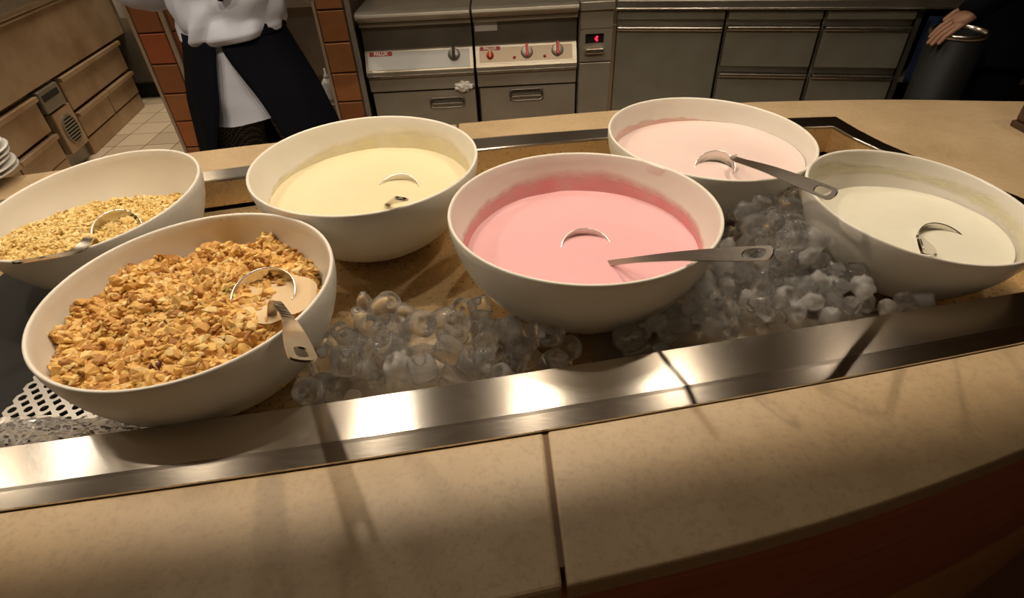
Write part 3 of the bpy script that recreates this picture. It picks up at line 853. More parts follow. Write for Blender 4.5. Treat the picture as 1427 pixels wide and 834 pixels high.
def text_mesh(body, size, name, mt, parent, loc, rot, off):
    cu = bpy.data.curves.new(name, 'FONT'); cu.body = body; cu.size = size; cu.align_x = 'CENTER'; cu.align_y = 'CENTER'; cu.extrude = 0.0004; cu.offset = size*0.025
    ob = bpy.data.objects.new(name, cu); C.objects.link(ob)
    bpy.context.view_layer.update()
    me = bpy.data.meshes.new_from_object(ob.evaluated_get(bpy.context.evaluated_depsgraph_get()))
    bpy.data.objects.remove(ob); me.materials.clear(); me.materials.append(MATS[mt])
    o = bpy.data.objects.new(name, me); C.objects.link(o); o.parent = parent
    o.location = V3(loc)-V3(off); o.rotation_euler = rot
    return o
Y0 = 2.5
def range_unit(x0, x1, name, label, drawer_grip):
    t = thing(name, label, 'range', ((x0+x1)/2, Y0+0.35, 0))
    box('body', 'dark_steel', t, x0+0.004, x1-0.004, Y0+0.05, Y0+0.75, 0.10, 0.86)
    # bull-nosed worktop
    mb = MB(); prf = [(Y0+0.75, 0.853), (Y0+0.015, 0.853), (Y0+0.005, 0.866), (Y0-0.020, 0.870), (Y0-0.030, 0.880), (Y0-0.026, 0.893), (Y0-0.010, 0.900), (Y0+0.75, 0.900)]
    mb.loft([[(x0+0.001, y, z) for y, z in prf], [(x1-0.001, y, z) for y, z in prf]], True, True, True, False).build('worktop', 'kitchen_steel', t, 0.003)
    box('splash_strip', 'kitchen_steel', t, x0+0.002, x1-0.002, Y0+0.012, Y0+0.05, 0.838, 0.853)
    box('back_plate', 'dark_steel', t, x0+0.002, x1-0.002, Y0+0.040, Y0+0.05, 0.735, 0.84)
    # sloping control panel housing
    mb = MB(); prf = [(Y0+0.05, 0.742), (Y0+0.030, 0.742), (Y0-0.012, 0.665), (Y0-0.012, 0.650), (Y0+0.05, 0.650)]
    mb.loft([[(x0+0.002, y, z) for y, z in prf], [(x1-0.002, y, z) for y, z in prf]], True, True, True, False).build('panel_housing', 'kitchen_steel', t, 0.002)
    box('lower_band', 'kitchen_steel', t, x0+0.004, x1-0.004, Y0+0.0, Y0+0.05, 0.580, 0.648, 0.003)
    box('band_lip', 'bright_steel', t, x0+0.004, x1-0.004, Y0-0.012, Y0+0.01, 0.640, 0.650, 0.002)
    drawer(t, x0+0.012, x1-0.006, Y0+0.004, 0.30, 0.572, *drawer_grip)
    box('plinth', 'black_rubber', t, x0+0.02, x1-0.02, Y0+0.08, Y0+0.7, 0.0, 0.10)
    box('lower_front', 'kitchen_steel', t, x0+0.012, x1-0.006, Y0+0.006, Y0+0.03, 0.11, 0.292)
    return t
SL = math.atan2(0.042, 0.077)     # slope of the control panels
def on_panel(x, z, out=0.0):
    """a point on the sloping panel"""
    f = (0.742-z)/0.077; y = Y0+0.030-0.042*f
    return V3((x, y, z))+V3((0, -math.cos(SL), math.sin(SL)))*out
def panel_plate(t, x0, x1, z0, z1, mt, name='control_panel', th=0.0025):
    mb = MB(); q = [on_panel(x0, z0), on_panel(x1, z0), on_panel(x1, z1), on_panel(x0, z1)]
    q2 = [on_panel(x0, z0, th), on_panel(x1, z0, th), on_panel(x1, z1, th), on_panel(x0, z1, th)]
    mb.add(q+q2, [(4, 5, 6, 7), (0, 1, 5, 4), (1, 2, 6, 5), (2, 3, 7, 6), (3, 0, 4, 7)])
    return mb.build(name, mt, t)
def knob(t, par, x, z, r, mt, mt2):
    n_ = V3((0, -math.cos(SL), math.sin(SL))); q = V3((0, 0, 1)).rotation_difference(n_).to_matrix(); p = on_panel(x, z, 0.002)
    mb = MB().lathe([(0.0001, 0.016), (r*0.8, 0.016), (r*0.9, 0.014), (r, 0.0)], 24)
    mb.v = [p+q @ v for v in mb.v]
    k = mb.build('knob', mt, par, off=t.location)
    mb = MB().box(-r*0.22, r*0.22, -r*0.85, r*1.15, 0.014, 0.028); mb.v = [p+q @ v for v in mb.v]
    mb.build('knob_grip', mt2, k if k.parent is t else t, 0.002, off=t.location)
    return k
g1 = range_unit(-0.575, -0.110, 'griddle_range', 'left stainless cooking range with white control panel and black knob', (-0.320, -0.165, 0.497, 0.540))
pn = panel_plate(g1, -0.560, -0.128, 0.672, 0.735, 'panel_white')
lg = panel_plate(g1, -0.552, -0.455, 0.722, 0.737, 'logo_red', 'logo_plate', 0.0035)
text_mesh('PALUX', 0.019, 'logo_text', 'logo_white', g1, on_panel(-0.503, 0.7295, 0.0040), (PI/2-SL, 0, 0), g1.location)
knob(g1, g1, -0.193, 0.716, 0.026, 'dark_steel', 'black_rubber')
g2 = range_unit(-0.105, 0.332, 'fryer_range', 'right stainless cooking range with red knobs on a tan panel', (0.036, 0.185, 0.512, 0.560))
box('sticker', 'sticker', g2, -0.098, -0.004, Y0+0.038, Y0+0.0400, 0.797, 0.835, 0)
panel_plate(g2, -0.092, 0.316, 0.676, 0.737, 'kitchen_steel', 'panel_frame', 0.0015)
pn = panel_plate(g2, -0.086, 0.310, 0.681, 0.733, 'panel_tan')
panel_plate(g2, -0.082, 0.004, 0.723, 0.737, 'logo_red', 'logo_plate', 0.0035)
text_mesh('PALUX', 0.0175, 'logo_text', 'logo_white', g2, on_panel(-0.039, 0.730, 0.0040), (PI/2-SL, 0, 0), g2.location)
knob(g2, g2, -0.040, 0.706, 0.016, 'red_plastic', 'yellow_plastic')
knob(g2, g2, 0.117, 0.712, 0.026, 'kitchen_steel', 'red_plastic')
knob(g2, g2, 0.247, 0.714, 0.026, 'kitchen_steel', 'red_plastic')
for x in (0.063, 0.192):
    mb = MB().lathe([(0.0001, 0.004), (0.006, 0.003), (0.007, 0)], 12); n_ = V3((0, -math.cos(SL), math.sin(SL))); q = V3((0, 0, 1)).rotation_difference(n_).to_matrix()
    mb.v = [on_panel(x, 0.694, 0.002)+q @ v for v in mb.v]; mb.build('indicator', 'logo_red', g2)
# narrow column with a display
t = thing('display_column', 'narrow steel column with small red lit display beside the ranges', 'cabinet', (0.408, Y0+0.3, 0))
box('body', 'kitchen_steel', t, 0.338, 0.476, Y0+0.02, Y0+0.7, 0.0, 0.86)
box('top_cap', 'kitchen_steel', t, 0.336, 0.478, Y0-0.018, Y0+0.7, 0.866, 0.90, 0.004)
box('upper_panel', 'kitchen_steel', t, 0.340, 0.474, Y0-0.004, Y0+0.02, 0.795, 0.862)
mb = MB()
for (a, b, c_, e) in ((0.340, 0.362, 0.665, 0.793), (0.440, 0.474, 0.665, 0.793), (0.362, 0.440, 0.775, 0.793), (0.362, 0.440, 0.665, 0.735)): mb.box(a, b, Y0-0.004, Y0+0.02, c_, e)
mb.build('display_frame', 'kitchen_steel', t)
box('display_glass', 'black_gap', t, 0.362, 0.440, Y0+0.012, Y0+0.018, 0.735, 0.775, 0)
for (a, b) in ((0.408, 0.752), (0.413, 0.758), (0.413, 0.746)):
    box('display_digit', 'red_led', t, a-0.004, a+0.004, Y0+0.010, Y0+0.012, b-0.004, b+0.004, 0)
box('latch', 'bright_steel', t, 0.362, 0.440, Y0-0.024, Y0-0.002, 0.700, 0.722, 0.004)
box('lower_panel', 'kitchen_steel', t, 0.340, 0.474, Y0-0.006, Y0+0.02, 0.20, 0.660, 0.003)
# scrap of napkin caught under the control panel
bm = bmesh.new(); bmesh.ops.create_icosphere(bm, subdivisions=3, radius=1)
for v in bm.verts: v.co = V3((v.co.x*0.034, v.co.y*0.014, v.co.z*0.020))*(1+0.7*noise.noise(v.co*2.3))
me = bpy.data.meshes.new('paper_scrap'); bm.to_mesh(me); bm.free(); me.materials.append(MATS['paper'])
o = bpy.data.objects.new('paper_scrap', me); C.objects.link(o); o.location = (-0.162, Y0-0.006, 0.588)
tag(o, 'crumpled white paper scrap stuck above the range drawers', 'paper')

# ------------------------------------------------------------------ fridge cabinets on the right, turned slightly towards the viewer
AR = math.atan2(-0.22, 1)
def rpt(u): return V3((0.485+math.cos(AR)*u, 2.497+math.sin(AR)*u, 0))
def rcab(u0, u1, name, label, fronts):
    t = thing(name, label, 'cabinet', rpt((u0+u1)/2), rotz=AR); h = (u1-u0)/2
    z = (0, 0, 0)
    box('carcass', 'dark_steel', t, -h, h, 0.025, 0.65, 0.05, 0.858, 0.002, z)
    box('top_strip', 'fridge_steel', t, -h+0.004, h-0.004, 0.0, 0.03, 0.826, 0.856, 0.003, z)
    for kind, z0, z1 in fronts:
        f = box(kind, 'fridge_steel', t, -h+0.006, h-0.006, 0.0, 0.024, z0, z1-0.014, 0.002, z)
        MB().box(-h+0.006, h-0.006, -0.014, 0.020, z1-0.016, z1).build('grip', 'bright_steel', f, 0.004, z)
    return t
rcab(0.002, 0.430, 'fridge_cabinet', 'wide steel fridge door cabinet beside the display column', [('door', 0.12, 0.800)])
rcab(0.436, 0.792, 'drawer_cabinet', 'middle steel cabinet with two stacked fridge drawers', [('drawer', 0.648, 0.803), ('drawer', 0.40, 0.622), ('drawer', 0.12, 0.38)])
rcab(0.800, 1.118, 'drawer_cabinet', 'rightmost steel cabinet with two drawers, mostly in shadow', [('drawer', 0.648, 0.803), ('drawer', 0.40, 0.622), ('drawer', 0.12, 0.38)])
t = thing('worktop', 'dark steel worktop running above the fridge cabinets', 'worktop', rpt(0.8), rotz=AR)
box('top', 'dark_steel', t, -0.80, 0.60, -0.015, 0.66, 0.862, 0.900, 0.005, (0, 0, 0))
box('front_lip', 'bright_steel', t, -0.80, 0.60, -0.020, -0.012, 0.864, 0.872, 0.002, (0, 0, 0))
t = thing('end_cabinet', 'dark open-shelved end unit with a pale low shelf behind the bin', 'cabinet', rpt(1.30), rotz=AR)
box('back', 'black_rubber', t, -0.17, 0.45, 0.40, 0.42, 0.05, 0.86, 0.002, (0, 0, 0))
box('shelf', 'fridge_steel', t, -0.17, 0.45, 0.03, 0.40, 0.585, 0.605, 0.002, (0, 0, 0))
box('side', 'dark_steel', t, 0.43, 0.45, 0.03, 0.42, 0.0, 0.86, 0.002, (0, 0, 0))
box('side', 'dark_steel', t, -0.17, -0.15, 0.03, 0.42, 0.0, 0.86, 0.002, (0, 0, 0))

# ------------------------------------------------------------------ tiled pillars
def tiles_on(par, origin, du, dv, nrm, nu, nv, su, sv, gap, rnd):
    key = (round(su, 4), round(sv, 4))
    if key not in TILE:
        bm = bmesh.new(); bmesh.ops.create_cube(bm, size=1)
        for v in bm.verts: v.co = V3((v.co.x*(su-gap), v.co.y*(sv-gap), v.co.z*0.012))
        bmesh.ops.bevel(bm, geom=[e for e in bm.edges if all(v.co.z > 0 for v in e.verts)], offset=0.003, segments=1, affect='EDGES')
        me = bpy.data.meshes.new('tile'); bm.to_mesh(me); bm.free(); me.materials.append(MATS['terracotta']); TILE[key] = me
    R = Matrix((du, dv, nrm)).transposed().to_4x4()
    for i in range(nu):
        for j in range(nv):
            o = bpy.data.objects.new('tile', TILE[key]); C.objects.link(o); o.parent = par
            p = origin+du*(su*(i+0.5))+dv*(sv*(j+0.5))+nrm*(0.004+rnd.uniform(-0.001, 0.001))-par.location
            o.matrix_local = Matrix.Translation(p) @ R @ Matrix.Rotation(rnd.uniform(-0.012, 0.012), 4, 'Z')
TILE = {}
rnd = random.Random(5)
t = thing('tiled_pillar', 'terracotta tiled pillar left of the chef, at the kitchen doorway', 'pillar', (-1.41, 2.75, 0))
box('core', 'grout', t, -1.475, -1.335, 2.5, 3.05, 0, 2.7, 0)
tiles_on(t, V3((-1.462, 2.5, 0.013)), V3((1, 0, 0)), V3((0, 0, 1)), V3((0, -1, 0)), 1, 9, 0.112, 0.1215, 0.006, rnd)
tiles_on(t, V3((-1.335, 2.515, 0.05)), V3((0, 1, 0)), V3((0, 0, 1)), V3((1, 0, 0)), 3, 8, 0.17, 0.135, 0.010, rnd)
box('edge_trim', 'grout_pale', t, -1.347, -1.329, 2.488, 2.500, 0, 1.6, 0.002)
box('edge_trim', 'grout_pale', t, -1.477, -1.463, 2.490, 2.500, 0, 1.6, 0.002)
t = thing('tiled_pillar', 'terracotta tiled pillar between the chef and the ranges', 'pillar', (-0.67, 2.75, 0))
box('core', 'grout', t, -0.735, -0.600, 2.5, 3.05, 0, 2.7, 0)
tiles_on(t, V3((-0.724, 2.5, 0.058)), V3((1, 0, 0)), V3((0, 0, 1)), V3((0, -1, 0)), 1, 9, 0.112, 0.1225, 0.006, rnd)
box('edge_trim', 'kitchen_steel', t, -0.606, -0.586, 2.484, 2.500, 0, 1.6, 0.003)
box('edge_trim', 'grout_pale', t, -0.737, -0.725, 2.490, 2.500, 0, 1.6, 0.002)

# back counter seen between the pillars, with a dispenser
t = thing('work_table', 'dark steel work table between the tiled pillars behind the chef', 'table', (-1.0, 3.5, 0))
box('top', 'kitchen_steel', t, -1.32, -0.74, 3.2, 3.8, 0.80, 0.84)
box('cabinet_front', 'dark_steel', t, -1.32, -0.74, 3.24, 3.8, 0.45, 0.80)
box('shelf', 'dark_steel', t, -1.32, -0.74, 3.10, 3.8, 0.34, 0.37)
box('side', 'dark_steel', t, -1.32, -1.29, 3.24, 3.8, 0.0, 0.45)
box('side', 'dark_steel', t, -0.77, -0.74, 3.24, 3.8, 0.0, 0.45)
t = thing('pump_bottle', 'small white pump bottle standing low beside the right tiled pillar', 'bottle', (-0.815, 2.72, 0.0))
box('stand', 'dark_steel', t, -0.87, -0.76, 2.64, 2.80, 0.0, 0.49, 0.003)
MB().lathe([(0.0001, 0.49), (0.030, 0.49), (0.032, 0.50), (0.032, 0.56), (0.016, 0.585), (0.0001, 0.586)], 24, (-0.815, 2.72, 0)).build('bottle_body', 'white_plate', t)
MB().lathe([(0.0001, 0.585), (0.012, 0.585), (0.012, 0.60), (0.005, 0.602), (0.005, 0.63), (0.0001, 0.631)], 16, (-0.815, 2.72, 0)).build('pump', 'white_plate', t)

# ------------------------------------------------------------------ steel counter run on the left
AL = math.atan2(0.993, -0.117)
lp = V3((-2.555, 3.392, 0)); lu = V3((-0.117, 0.993, 0)); lnn = V3((0.993, 0.117, 0))
def lbox(par, name, mt, v0, v1, d0, d1, z0, z1, bevel=0.003, off=None):
    mb = MB(); vs = []
    for z in (z0, z1):
        for d in (d0, d1):
            for v in (v0, v1): vs.append(lp+lu*v+lnn*d+V3((0, 0, z)))
    mb.add(vs, [(0, 1, 3, 2), (4, 6, 7, 5), (0, 4, 5, 1), (2, 3, 7, 6), (0, 2, 6, 4), (1, 5, 7, 3)])
    o = mb.build(name, mt, par, bevel, off)
    return o
def lthing(name, label, cat, v): return thing(name, label, cat, lp+lu*v-lnn*0.3)
t = lthing('worktop', 'long bright-edged steel worktop at the upper left', 'worktop', 0)
lbox(t, 'top', 'bright_steel', -1.4, 1.0, -0.7, 0.03, 0.812, 0.838)
lbox(t, 'apron', 'warm_steel', -1.4, 1.0, -0.02, 0.008, 0.478, 0.812)
lbox(t, 'rail', 'bright_steel', -1.4, 1.0, -0.01, 0.016, 0.790, 0.800)
def lcab(v0, v1, label, fronts):
    t = lthing('drawer_cabinet', label, 'cabinet', (v0+v1)/2)
    lbox(t, 'carcass', 'dark_steel', v0, v1, -0.6, -0.025, 0.10, 0.476)
    lbox(t, 'plinth', 'warm_steel', v0, v1, -0.5, -0.006, 0.0, 0.10)
    for a, b, z0, z1 in fronts:
        f = lbox(t, 'drawer', 'warm_steel', a+0.006, b-0.006, -0.024, 0.0, z0, z1-0.02)
        lbox(f, 'grip', 'warm_steel', a+0.006, b-0.006, -0.02, 0.022, z1-0.026, z1, 0.004, t.location)
lcab(-1.40, -0.275, 'steel drawer cabinet at the left edge, nearest the muesli bowl', [(-1.4, -0.67, 0.262, 0.452), (-0.67, -0.275, 0.262, 0.452), (-1.4, -0.67, 0.105, 0.245), (-0.67, -0.275, 0.105, 0.245)])
lcab(0.0, 0.86, 'steel drawer cabinet at the left, nearest the tiled pillar', [(0.0, 0.86, 0.275, 0.462), (0.0, 0.43, 0.110, 0.258), (0.43, 0.86, 0.110, 0.258)])
t = lthing('compressor_unit', 'narrow cooling unit with round vent between the left cabinets', 'cooling unit', -0.138)
lbox(t, 'housing', 'dark_steel', -0.272, -0.003, -0.6, -0.03, 0.0, 0.476)
lbox(t, 'switch_box', 'dark_steel', -0.262, -0.05, -0.03, 0.02, 0.345, 0.462, 0.006)
lbox(t, 'switch_plate', 'black_rubber', -0.245, -0.075, 0.0185, 0.0225, 0.405, 0.440)
lbox(t, 'vent_panel', 'warm_steel', -0.235, -0.030, -0.03, 0.016, 0.10, 0.335, 0.006)
def vent_ring(r0, r1, d0, d1, mt, name, par):
    mb = MB(); rings = []
    for r, d in ((r0, d0), (r0, d1), (r1, d1), (r1, d0)):
        rings.append([lp+lu*(-0.132+r*0.075*math.cos(2*PI*k/28))+lnn*d+V3((0, 0, 0.215+r*0.088*math.sin(2*PI*k/28))) for k in range(28)])
    return mb.loft(rings+[rings[0]], True, False, False, False).build(name, mt, par, off=t.location)
vent_ring(1.0, 0.88, 0.014, 0.022, 'dark_steel', 'vent_frame', t)
mb = MB(); mb.add([lp+lu*(-0.132+0.07*math.cos(2*PI*k/28))+lnn*0.0172+V3((0, 0, 0.215+0.082*math.sin(2*PI*k/28))) for k in range(28)], [tuple(range(28))])
mb.build('vent_opening', 'black_gap', t)
for k in range(9):
    zc = 0.145+0.0175*k; hw = 0.066*math.sqrt(max(0, 1-((zc-0.215)/0.082)**2))
    if hw > 0.01: lbox(t, 'vent_slat', 'dark_steel', -0.132-hw, -0.132+hw, 0.0175, 0.021, zc-0.004, zc+0.004, 0)
# tall dark unit behind the left pillar, white roll on it
t = thing('tall_cabinet', 'dark tall cabinet at the far end of the left counter', 'cabinet', (-2.75, 4.75, 0))
box('carcass', 'dark_steel', t, -3.2, -2.35, 4.42, 5.1, 0.12, 1.8)
box('door', 'dark_steel', t, -3.15, -2.40, 4.39, 4.42, 0.14, 1.78)
box('plinth', 'black_rubber', t, -3.15, -2.40, 4.46, 5.1, 0.0, 0.12)
MB().tube([(-2.45, 4.375, 0.60), (-2.45, 4.36, 0.62), (-2.45, 4.36, 0.72), (-2.45, 4.375, 0.74)], 0.008, 8).build('handle', 'bright_steel', t)
t = thing('paper_roll', 'white paper roll hanging beside the left tiled pillar', 'paper roll', (-1.56, 2.62, 0.93))
MB().lathe([(0.014, 0.0), (0.030, 0.0), (0.032, 0.004), (0.032, 0.096), (0.030, 0.10), (0.014, 0.10)], 24, (-1.545, 2.62, 0.905)).build('roll', 'white_plate', t)
MB().tube([(-1.545, 2.62, 0.895), (-1.545, 2.62, 1.03), (-1.478, 2.62, 1.03)], 0.006, 8).build('holder', 'dark_steel', t)

# ------------------------------------------------------------------ people
def skin_body(name, parent, joints, edges, mt, root):
    names = list(joints); me = bpy.data.meshes.new(name)
    me.from_pydata([V3(joints[k][0])-parent.location for k in names], [(names.index(a), names.index(b)) for a, b in edges], [])
    me.materials.append(MATS[mt])
    o = bpy.data.objects.new(name, me); C.objects.link(o); o.parent = parent
    o.modifiers.new('skin', 'SKIN')
    if not me.skin_vertices: me.skin_vertices.new() if hasattr(me.skin_vertices, 'new') else None
    lay = me.skin_vertices[0].data
    for i, k in enumerate(names):
        r = joints[k][1]; lay[i].radius = r if isinstance(r, tuple) else (r, r); lay[i].use_root = (k == root)
    o.modifiers['skin'].use_smooth_shade = True
    s_ = o.modifiers.new('sub', 'SUBSURF'); s_.levels = 2; s_.render_levels = 2
    return o
def person_body(t, J):
    """J: dict of joint positions"""
    rad = dict(pelvis=(0.125, 0.10), belly=(0.125, 0.095), chest=(0.145, 0.105), neck=0.055, jaw=0.060, head=(0.080, 0.095), crown=(0.070, 0.080),
               hipL=0.072, kneeL=0.058, ankL=0.042, toeL=0.035, hipR=0.072, kneeR=0.058, ankR=0.042, toeR=0.035,
               shL=0.062, elL=0.042, wrL=0.028, palmL=(0.036, 0.018), shR=0.062, elR=0.042, wrR=0.028, palmR=(0.036, 0.018))
    joints = {k: (v, rad[k]) for k, v in J.items() if k in rad}
    e = [('pelvis', 'belly'), ('belly', 'chest'), ('chest', 'neck'), ('neck', 'jaw'), ('jaw', 'head'), ('head', 'crown')]
    for s_ in 'LR':
        e += [('pelvis', 'hip'+s_), ('hip'+s_, 'knee'+s_), ('knee'+s_, 'ank'+s_), ('ank'+s_, 'toe'+s_), ('chest', 'sh'+s_), ('sh'+s_, 'el'+s_), ('el'+s_, 'wr'+s_), ('wr'+s_, 'palm'+s_)]
        # five fingers on each hand
        w_ = V3(J['wr'+s_]); p = V3(J['palm'+s_]); d = (p-w_).normalized(); side = V3(J['thumb'+s_]).normalized(); curl = V3(J['curl'+s_]).normalized()
        for k, (of, ln) in enumerate(((0.026, 0.070), (0.009, 0.080), (-0.009, 0.074), (-0.026, 0.058))):
            a = p+side*of+d*0.025; b = a+d*ln*0.45+curl*ln*0.12; c_ = b+d*ln*0.25+curl*ln*0.38
            for q, nm in ((a, 'a'), (b, 'b'), (c_, 'c')): joints[f'f{s_}{k}{nm}'] = (q, 0.0085 if nm != 'c' else 0.007)
            e += [('palm'+s_, f'f{s_}{k}a'), (f'f{s_}{k}a', f'f{s_}{k}b'), (f'f{s_}{k}b', f'f{s_}{k}c')]
        a = w_.lerp(p, 0.5)+side*0.032; b = a+side*0.022+d*0.030+curl*0.008; c_ = b+d*0.028+curl*0.016
        for q, nm in ((a, 'a'), (b, 'b'), (c_, 'c')): joints[f't{s_}{nm}'] = (q, 0.010)
        e += [('wr'+s_, f't{s_}a'), (f't{s_}a', f't{s_}b'), (f't{s_}b', f't{s_}c')]
    return skin_body('body', t, joints, e, 'skin', 'pelvis')
def ell(c, rx, ry, n=40, ang=0.0, wob=0.0, seed=0, a0=0, a1=2*PI, closed=True):
    out = []; m_ = n if closed else n-1
    for k in range(n):
        a = a0+(a1-a0)*k/m_
        w_ = 1+wob*noise.noise(V3((math.cos(a)*2.2, math.sin(a)*2.2, c[2]*7+seed)))
        x, y = rx*math.cos(a)*w_, ry*math.sin(a)*w_
        out.append(V3((c[0]+x*math.cos(ang)-y*math.sin(ang), c[1]+x*math.sin(ang)+y*math.cos(ang), c[2])))
    return out
def tube_cloth(t, name, mt, path, rad, wob=0.08, seed=0):
    mb = MB().tube(path, rad, 20)
    c0 = V3(path[0])
    mb.v = [v+V3((noise.noise(v*14+V3((seed, 0, 0))), noise.noise(v*14+V3((0, seed, 5))), 0.5*noise.noise(v*14+V3((9, 0, seed)))))*wob*0.12 for v in mb.v]
    return mb.build(name, mt, t)
def dense(path, rad, n):
    p = bez([V3(q) for q in path], n); r = []
    for i in range(len(path)-1):
        for k in range(n): r.append(lerp(rad[i], rad[i+1], k/n))
    r.append(rad[-1]); return p, r
def head_parts(t, J, look):
    h = V3(J['head']); look = V3(look).normalized(); sd = look.cross(V3((0, 0, 1))).normalized(); u = V3((0, 0, 1))
    mb = MB()   # hair cap
    rings = []
    for k in range(9):
        a = -0.25+(PI/2+0.25)*k/8
        rings.append([h+u*(0.02+0.118*math.sin(a))+(sd*math.cos(b)*0.088+look*(math.sin(b)*0.102-0.012))*max(0.02, math.cos(a)) for b in [2*PI*j/28 for j in range(28)]])
    mb.loft(rings).build('hair', 'hair', t)
    for s_ in (-1, 1):
        mb = MB().lathe([(0.0001, -0.009), (0.006, -0.007), (0.009, 0), (0.006, 0.007), (0.0001, 0.009)], 12); p = h+look*0.088+sd*0.032*s_-u*0.004
        mb.v = [p+v for v in mb.v]; mb.build('eye', 'eye', t)
        mb = MB().lathe([(0.0001, -0.03), (0.012, -0.022), (0.016, 0), (0.014, 0.02), (0.0001, 0.03)], 12); p = h+sd*0.082*s_-u*0.012
        mb.v = [p+V3((v.x*0.5, v.y, v.z)) for v in mb.v]; mb.build('ear', 'skin', t)
    p = h+look*0.092-u*0.03
    mb = MB().tube([p+u*0.03, p+look*0.010, p+look*0.018-u*0.012, p-u*0.018], [0.006, 0.010, 0.013, 0.006], 10); mb.build('nose', 'skin', t)
    p = h+look*0.084-u*0.066
    MB().tube([p-sd*0.024, p+look*0.006, p+sd*0.024], [0.003, 0.006, 0.003], 8).build('mouth', 'raisin', t)

# chef seen from behind, apron open at the back
cx, cy = -0.872, 2.05
chef = thing('person', 'person seen from behind in white jacket, black wrap apron and checked trousers', 'person', (cx, cy, 0))
J = dict(pelvis=(cx, cy, 0.95), belly=(cx, cy, 1.10), chest=(cx, cy+0.02, 1.34), neck=(cx, cy+0.03, 1.50), jaw=(cx, cy+0.06, 1.58), head=(cx, cy+0.06, 1.66), crown=(cx, cy+0.05, 1.73),
         hipL=(cx-0.10, cy, 0.86), kneeL=(cx-0.13, cy+0.03, 0.48), ankL=(cx-0.15, cy, 0.09), toeL=(cx-0.16, cy+0.15, 0.04),
         hipR=(cx+0.10, cy, 0.86), kneeR=(cx+0.13, cy+0.03, 0.48), ankR=(cx+0.15, cy, 0.09), toeR=(cx+0.16, cy+0.15, 0.04),
         shL=(cx-0.19, cy+0.02, 1.40), elL=(cx-0.27, cy-0.02, 1.12), wrL=(cx-0.17, cy+0.20, 1.10), palmL=(cx-0.12, cy+0.26, 1.10),
         shR=(cx+0.19, cy+0.02, 1.40), elR=(cx+0.27, cy-0.02, 1.14), wrR=(cx+0.17, cy+0.20, 1.12), palmR=(cx+0.12, cy+0.26, 1.12),
         thumbL=(0.3, -0.2, 1), curlL=(1, -0.3, -0.3), thumbR=(-0.3, -0.2, 1), curlR=(-1, -0.3, -0.3))
person_body(chef, J); head_parts(chef, J, (0, 1, -0.1))
tr = MB()
for s_ in (-1, 1):
    p, r = dense([(cx+s_*0.060, cy, 0.90), (cx+s_*0.095, cy+0.005, 0.72), (cx+s_*0.13, cy+0.03, 0.47), (cx+s_*0.15, cy, 0.07)], [0.082, 0.088, 0.083, 0.072], 8)
    tr.tube(p, r, 22)
trs = tr.build('trousers', 'checked_cloth', chef)
# white jacket: tail hanging under the apron, blouse bulging over the apron's waist
mb = MB(); mb.loft([ell((cx+0.004*math.sin(k), cy+0.0, z), rx, ry, 44, 0, 0.05, 3) for k, (z, rx, ry) in enumerate([(0.69+0.29*q/12, 0.172-0.030*q/12, 0.160-0.032*q/12) for q in range(13)])], True, False, False)
for v in mb.v: v.y += 0.010*noise.noise(V3((v.x*8+v.z*6, 3, v.z*16))); v.z += (0.16*(v.x-cx) if v.z < 0.72 else 0)
mb.build('jacket_tail', 'white_cloth', chef)
prof_j = [(0.985, 0.140, 0.130), (0.950, 0.150, 0.145), (0.942, 0.162, 0.160), (0.960, 0.174, 0.174), (1.00, 0.182, 0.176), (1.06, 0.184, 0.166), (1.12, 0.180, 0.152), (1.24, 0.192, 0.150), (1.36, 0.202, 0.145), (1.44, 0.165, 0.11), (1.49, 0.075, 0.075)]
rows = []
for i in range(len(prof_j)-1):
    for k in range(6):
        a, b = prof_j[i], prof_j[i+1]; rows.append(tuple(lerp(a[q], b[q], k/6) for q in range(3)))
rows.append(prof_j[-1]); rings = []
for z, rx, ry in rows:
    ring_ = []
    for k in range(110):
        an = 2*PI*k/110; f = 1.0 if z < 1.4 else 0.2
        u_ = an*1.5; wv = noise.noise(V3((math.cos(an)*3.2+z*5, math.sin(an)*3.2, z*9)))
        fold = (abs(noise.noise(V3((math.cos(an)*1.7-z*3, math.sin(an)*1.7+z*2.5, z*9+3))))-0.25)*0.040+wv*0.010
        ring_.append(V3((cx+(rx+fold*f)*math.cos(an), cy+0.01+(ry+fold*f)*math.sin(an), z+0.10*rx*math.cos(an)*(1 if z < 1.1 else 0)+0.003*wv)))
    rings.append(ring_)
mb = MB(); mb.loft(rings, True, False, True)
mb.build('jacket', 'white_cloth', chef)
for s_, sd in ((-1, 'L'), (1, 'R')):
    p, r = dense([J['sh'+sd], (cx+s_*0.26, cy+0.0, 1.26), J['el'+sd], (cx+s_*0.24, cy+0.09, 1.08), J['wr'+sd]], [0.085, 0.080, 0.078, 0.066, 0.052], 8)
    tube_cloth(chef, 'sleeve', 'white_cloth', p, r, 0.14, s_)
